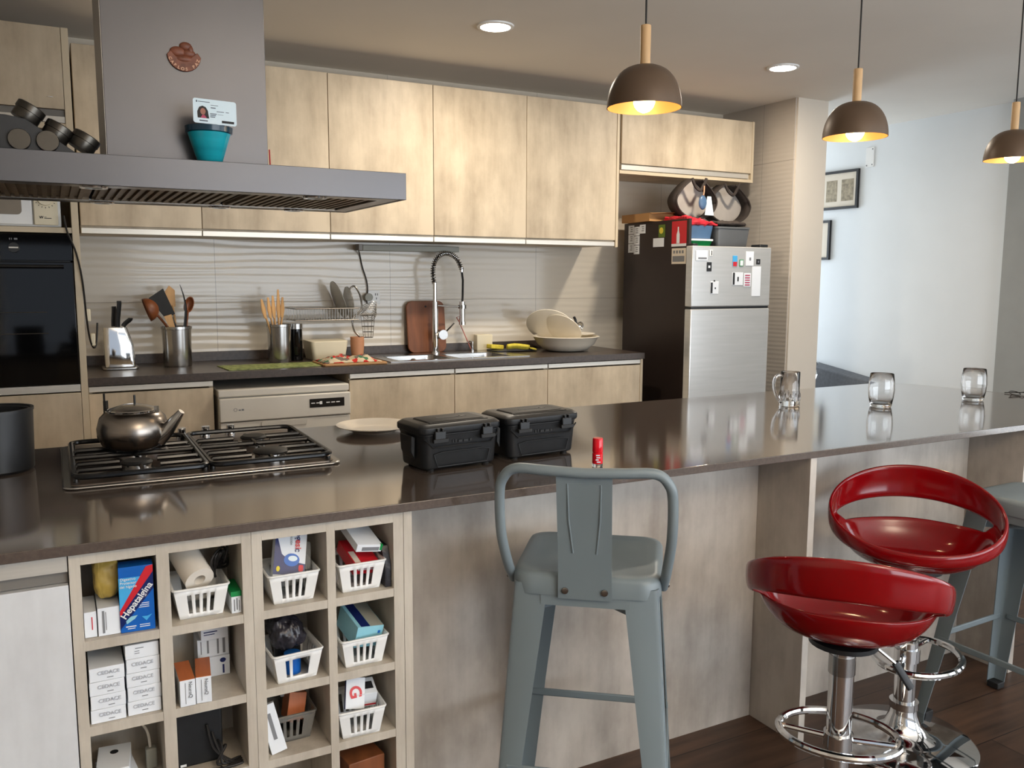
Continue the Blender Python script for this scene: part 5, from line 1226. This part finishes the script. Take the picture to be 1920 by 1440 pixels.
def red_stool(name, label, loc, rz, zb, group, fz, ra):
    """shell: dished seat, open gap at the back, and a raised band that runs round into the front lip"""
    t = thing(name, label, 'stool', loc, rz, group)
    nt = 72; zs = zb + .085
    def top(th): return (.240*cos(th), .186*sin(th)+.01, zb + .078 + .182*((1+sin(th))/2)**1.15)
    def low(th):
        w = .036 + .070*((1+sin(th))/2)**1.3; x, y, z = top(th); return (x*.985, (y-.01)*.985+.01, z - w)
    def rim(th):
        s_ = (1+sin(th))/2; return ((.219-.016*s_)*cos(th), (.168-.018*s_)*sin(th)-.004*s_, zb + .050 + .052*s_ + .020*cos(th)**4)
    rows = []
    for f, g in ((.30, .0), (.52, .05), (.70, .17), (.84, .40), (.94, .70), (1.0, 1.0)):
        rows.append([(rim(th)[0]*f, rim(th)[1]*f, zb + (rim(th)[2]-zb)*g) for th in [2*pi*i/nt for i in range(nt)]])
    nr = len(rows)
    def mixp(a, b_, u): return tuple(a[i]+(b_[i]-a[i])*u for i in range(3))
    for u in (.33, .67, 1.0): rows.append([mixp(rim(2*pi*i/nt), low(2*pi*i/nt), u) for i in range(nt)])
    for u in (.2, .5, .8, 1.0):
        rows.append([tuple(c + o_ for c, o_ in zip(mixp(low(2*pi*i/nt), top(2*pi*i/nt), u), (.004*math.sin(pi*u)*cos(2*pi*i/nt), .004*math.sin(pi*u)*sin(2*pi*i/nt), 0))) for i in range(nt)])
    b = B()
    V = [[b.bm.verts.new(p) for p in r] for r in rows]
    c = b.bm.verts.new((0, 0, zb))
    for i in range(nt): b.bm.faces.new((c, V[0][i], V[0][(i+1) % nt]))
    for k in range(len(V)-1):
        for i in range(nt):
            deg = 360*(i+.5)/nt
            if nr-1 <= k < nr+2 and 22 < deg < 158: continue
            b.bm.faces.new((V[k][i], V[k+1][i], V[k+1][(i+1) % nt], V[k][(i+1) % nt]))
    build('seat_shell', b, 'redstool', t, local=True, solid=.010, sub=1, smooth=180)
    build('mount_plate', B().cyl((0, 0, zb-.020), .085, .012), 'black', t, local=True)
    build('column', B().cyl((0, 0, .10), .031, zb-.022-.10), 'chrome', t, local=True)
    build('column_collar', B().cyl((0, 0, zb-.10), .033, .05), 'satin', t, local=True)
    build('base', B().lathe([(0, .0005), (.212, .0005), (.215, .006), (.205, .014), (.12, .024), (.075, .038), (.052, .062), (.040, .095), (.038, .115), (0, .115)], n=64), 'chrome', t, local=True, smooth=60)
    build('base_collar', B().lathe([(.031, .113), (.042, .113), (.042, .135), (.031, .135)], n=32, closed=True), 'chrome', t, local=True)
    RM = Matrix.Rotation(ra, 4, 'Z')
    pts = [RM @ Vector((.150*cos(a), -.030+.120*sin(a), fz)) for a in [2*pi*i/48 for i in range(48)]]
    fr = build('foot_ring', B().tube(pts, .0105, 10, closed=True), 'chrome', t, local=True)
    build('ring_arm', B().bar(RM @ Vector((-.03, .0, fz+.004)), RM @ Vector((-.143, -.02, fz)), .008).bar(RM @ Vector((.03, 0, fz+.004)), RM @ Vector((.143, -.02, fz)), .008).lathe([(.031, -.02), (.037, -.02), (.037, .02), (.031, .02)], (0, 0, fz), 28, closed=True), 'chrome', fr, local=True)
    lvr = build('lever', B().bar((-.05, -.02, zs-.092), (-.13, -.03, zs-.155), .0045, 8), 'satin', t, local=True)
    build('lever_grip', B().tube([(-.125, -.030, zs-.150), (-.165, -.04, zs-.215)], .011, 8, sx=.6), 'black', lvr, local=True)
    return t
red_stool('red_bar_stool', 'glossy red shell bar stool on chrome column, lower and nearer one', (1.735, 1.455, 0), R_(130), .517, 'glossy red bar stools', .235, 0)
red_stool('red_bar_stool', 'glossy red bar stool with open oval back, higher and farther one', (2.245, 1.645, 0), R_(-48), .572, 'glossy red bar stools', .285, R_(70))

# ------------------------------------------------------------------ right wall
def picture(y0, y1, z0, z1, label, prints_):
    t = thing('picture_frame', label, 'picture', (6.24, (y0+y1)/2, z0))
    f = .022
    build('frame', B().box(6.225, y0, z0, 6.249, y1, z0+f).box(6.225, y0, z1-f, 6.249, y1, z1).box(6.225, y0, z0+f, 6.249, y0+f, z1-f).box(6.225, y1-f, z0+f, 6.249, y1, z1-f), 'frame', t)
    build('mount', B().box(6.238, y0+f, z0+f, 6.248, y1-f, z1-f), 'mount', t)
    for a, c in prints_: build('print', B().box(6.2365, a, z0+.07, 6.2379, c, z1-.08), 'print1', t)
picture(5.325, 5.95, 2.035, 2.372, 'black framed pair of sepia prints on the white wall', ((5.38, 5.51), (5.56, 5.68), (5.73, 5.88)))
picture(5.610, 6.10, 1.590, 1.945, 'black framed pale picture below the sepia prints', ())
t = thing('wall_plate', 'square white junction box cover with screws on the white wall', 'wall plate', (6.245, 5.22, 2.37))
build('cover', B().box(6.240, 5.185, 2.372, 6.2495, 5.268, 2.535), 'white', t, bev=.002)
build('screws', B().box(6.2385, 5.195, 2.515, 6.2399, 5.205, 2.525).box(6.2385, 5.25, 2.38, 6.2399, 5.26, 2.392).box(6.2385, 5.195, 2.385, 6.2399, 5.205, 2.395), 'greyink', t)
t = thing('grey_armchair', 'grey upholstered armchair back beyond the far end of island', 'armchair', (5.8, 5.35, 0))
build('seat', B().box(5.55, 5.05, .12, 6.15, 5.75, .42), 'greycloth', t, bev=.03, seg=3)
build('backrest', B().loft([[(6.05, 5.0, .40), (6.05, 5.75, .40), (6.22, 5.75, .40), (6.22, 5.0, .40)], [(6.08, 5.0, .55), (6.08, 5.75, .655), (6.22, 5.75, .67), (6.22, 5.0, .565)]]), 'greycloth', t, bev=.01)
for x in (5.6, 6.1):
    for y in (5.1, 5.7): build('leg', B().cyl((x, y, 0), .02, .13), 'satin', t)
t = thing('chrome_stand', 'chrome and glass decanter beside the pillar beyond the island', 'decanter', (5.86, 5.42, .42))
build('stand', B().cyl((5.86, 5.42, .4205), .05, .10, r2=.045).lathe([(.035, .24), (.062, .25), (.066, .275), (.05, .285)], (5.86, 5.42, .42), 24), 'chrome', t)
build('vessel', B().lathe([(0, .10), (.045, .11), (.06, .16), (.05, .21), (.02, .23)], (5.86, 5.42, .42), 28), 'clear', t)

# ------------------------------------------------------------------ light
def area(name, loc, rot, sx, sy, power, col):
    l = bpy.data.lights.new(name, 'AREA'); l.shape = 'RECTANGLE'; l.size = sx; l.size_y = sy; l.energy = power; l.color = col
    o = bpy.data.objects.new(name, l); COL.objects.link(o); o.location = loc; o.rotation_euler = rot; return o
def point(name, loc, power, col, r=.03):
    l = bpy.data.lights.new(name, 'POINT'); l.energy = power; l.color = col; l.shadow_soft_size = r
    o = bpy.data.objects.new(name, l); COL.objects.link(o); o.location = loc; return o
area('window_light', (3.3, -2.58, 1.28), (R_(118), 0, 0), 4.5, 1.9, 155, (.86, .93, 1.0))
area('side_window_light', (6.18, -.7, 1.32), (R_(90), 0, R_(90)), 3.7, 2.1, 60, (.90, .95, 1.0))
area('far_window_light', (5.65, 7.05, 1.45), (R_(-90), 0, 0), 1.0, 1.9, 40, (.74, .86, 1.0))
area('ceiling_fill', (1.2, -1.3, 1.9), (R_(180), 0, 0), .5, .5, 115, (1, .86, .70))  # added unseen fill, brightens the ceiling and gives warm bounce
for x, y, _ in PL: point('pendant_bulb', (x, y, 1.872), 1.6, (1, .76, .46), .03)
for x, y in ((2.075, 4.10), (4.005, 4.03)): area('downlight_beam', (x, y, CZ-.018), (0, 0, 0), .15, .15, 25, (1, .88, .72)).data.shape = 'DISK'
wd = bpy.data.worlds.new('world'); sc.world = wd; wd.use_nodes = True
wn = wd.node_tree; bg_ = wn.nodes['Background']; bg_.inputs['Color'].default_value = (.75, .85, 1, 1); bg_.inputs['Strength'].default_value = .55
sc.view_settings.view_transform = 'Standard'; sc.view_settings.look = 'None'
sc.view_settings.exposure = .27
sc.cycles.max_bounces = 10; sc.cycles.transmission_bounces = 10; sc.cycles.glossy_bounces = 5; sc.cycles.diffuse_bounces = 5
sc.cycles.use_denoising = True
sc.cycles.sample_clamp_indirect = 6
sc.cycles.caustics_reflective = False; sc.cycles.caustics_refractive = False
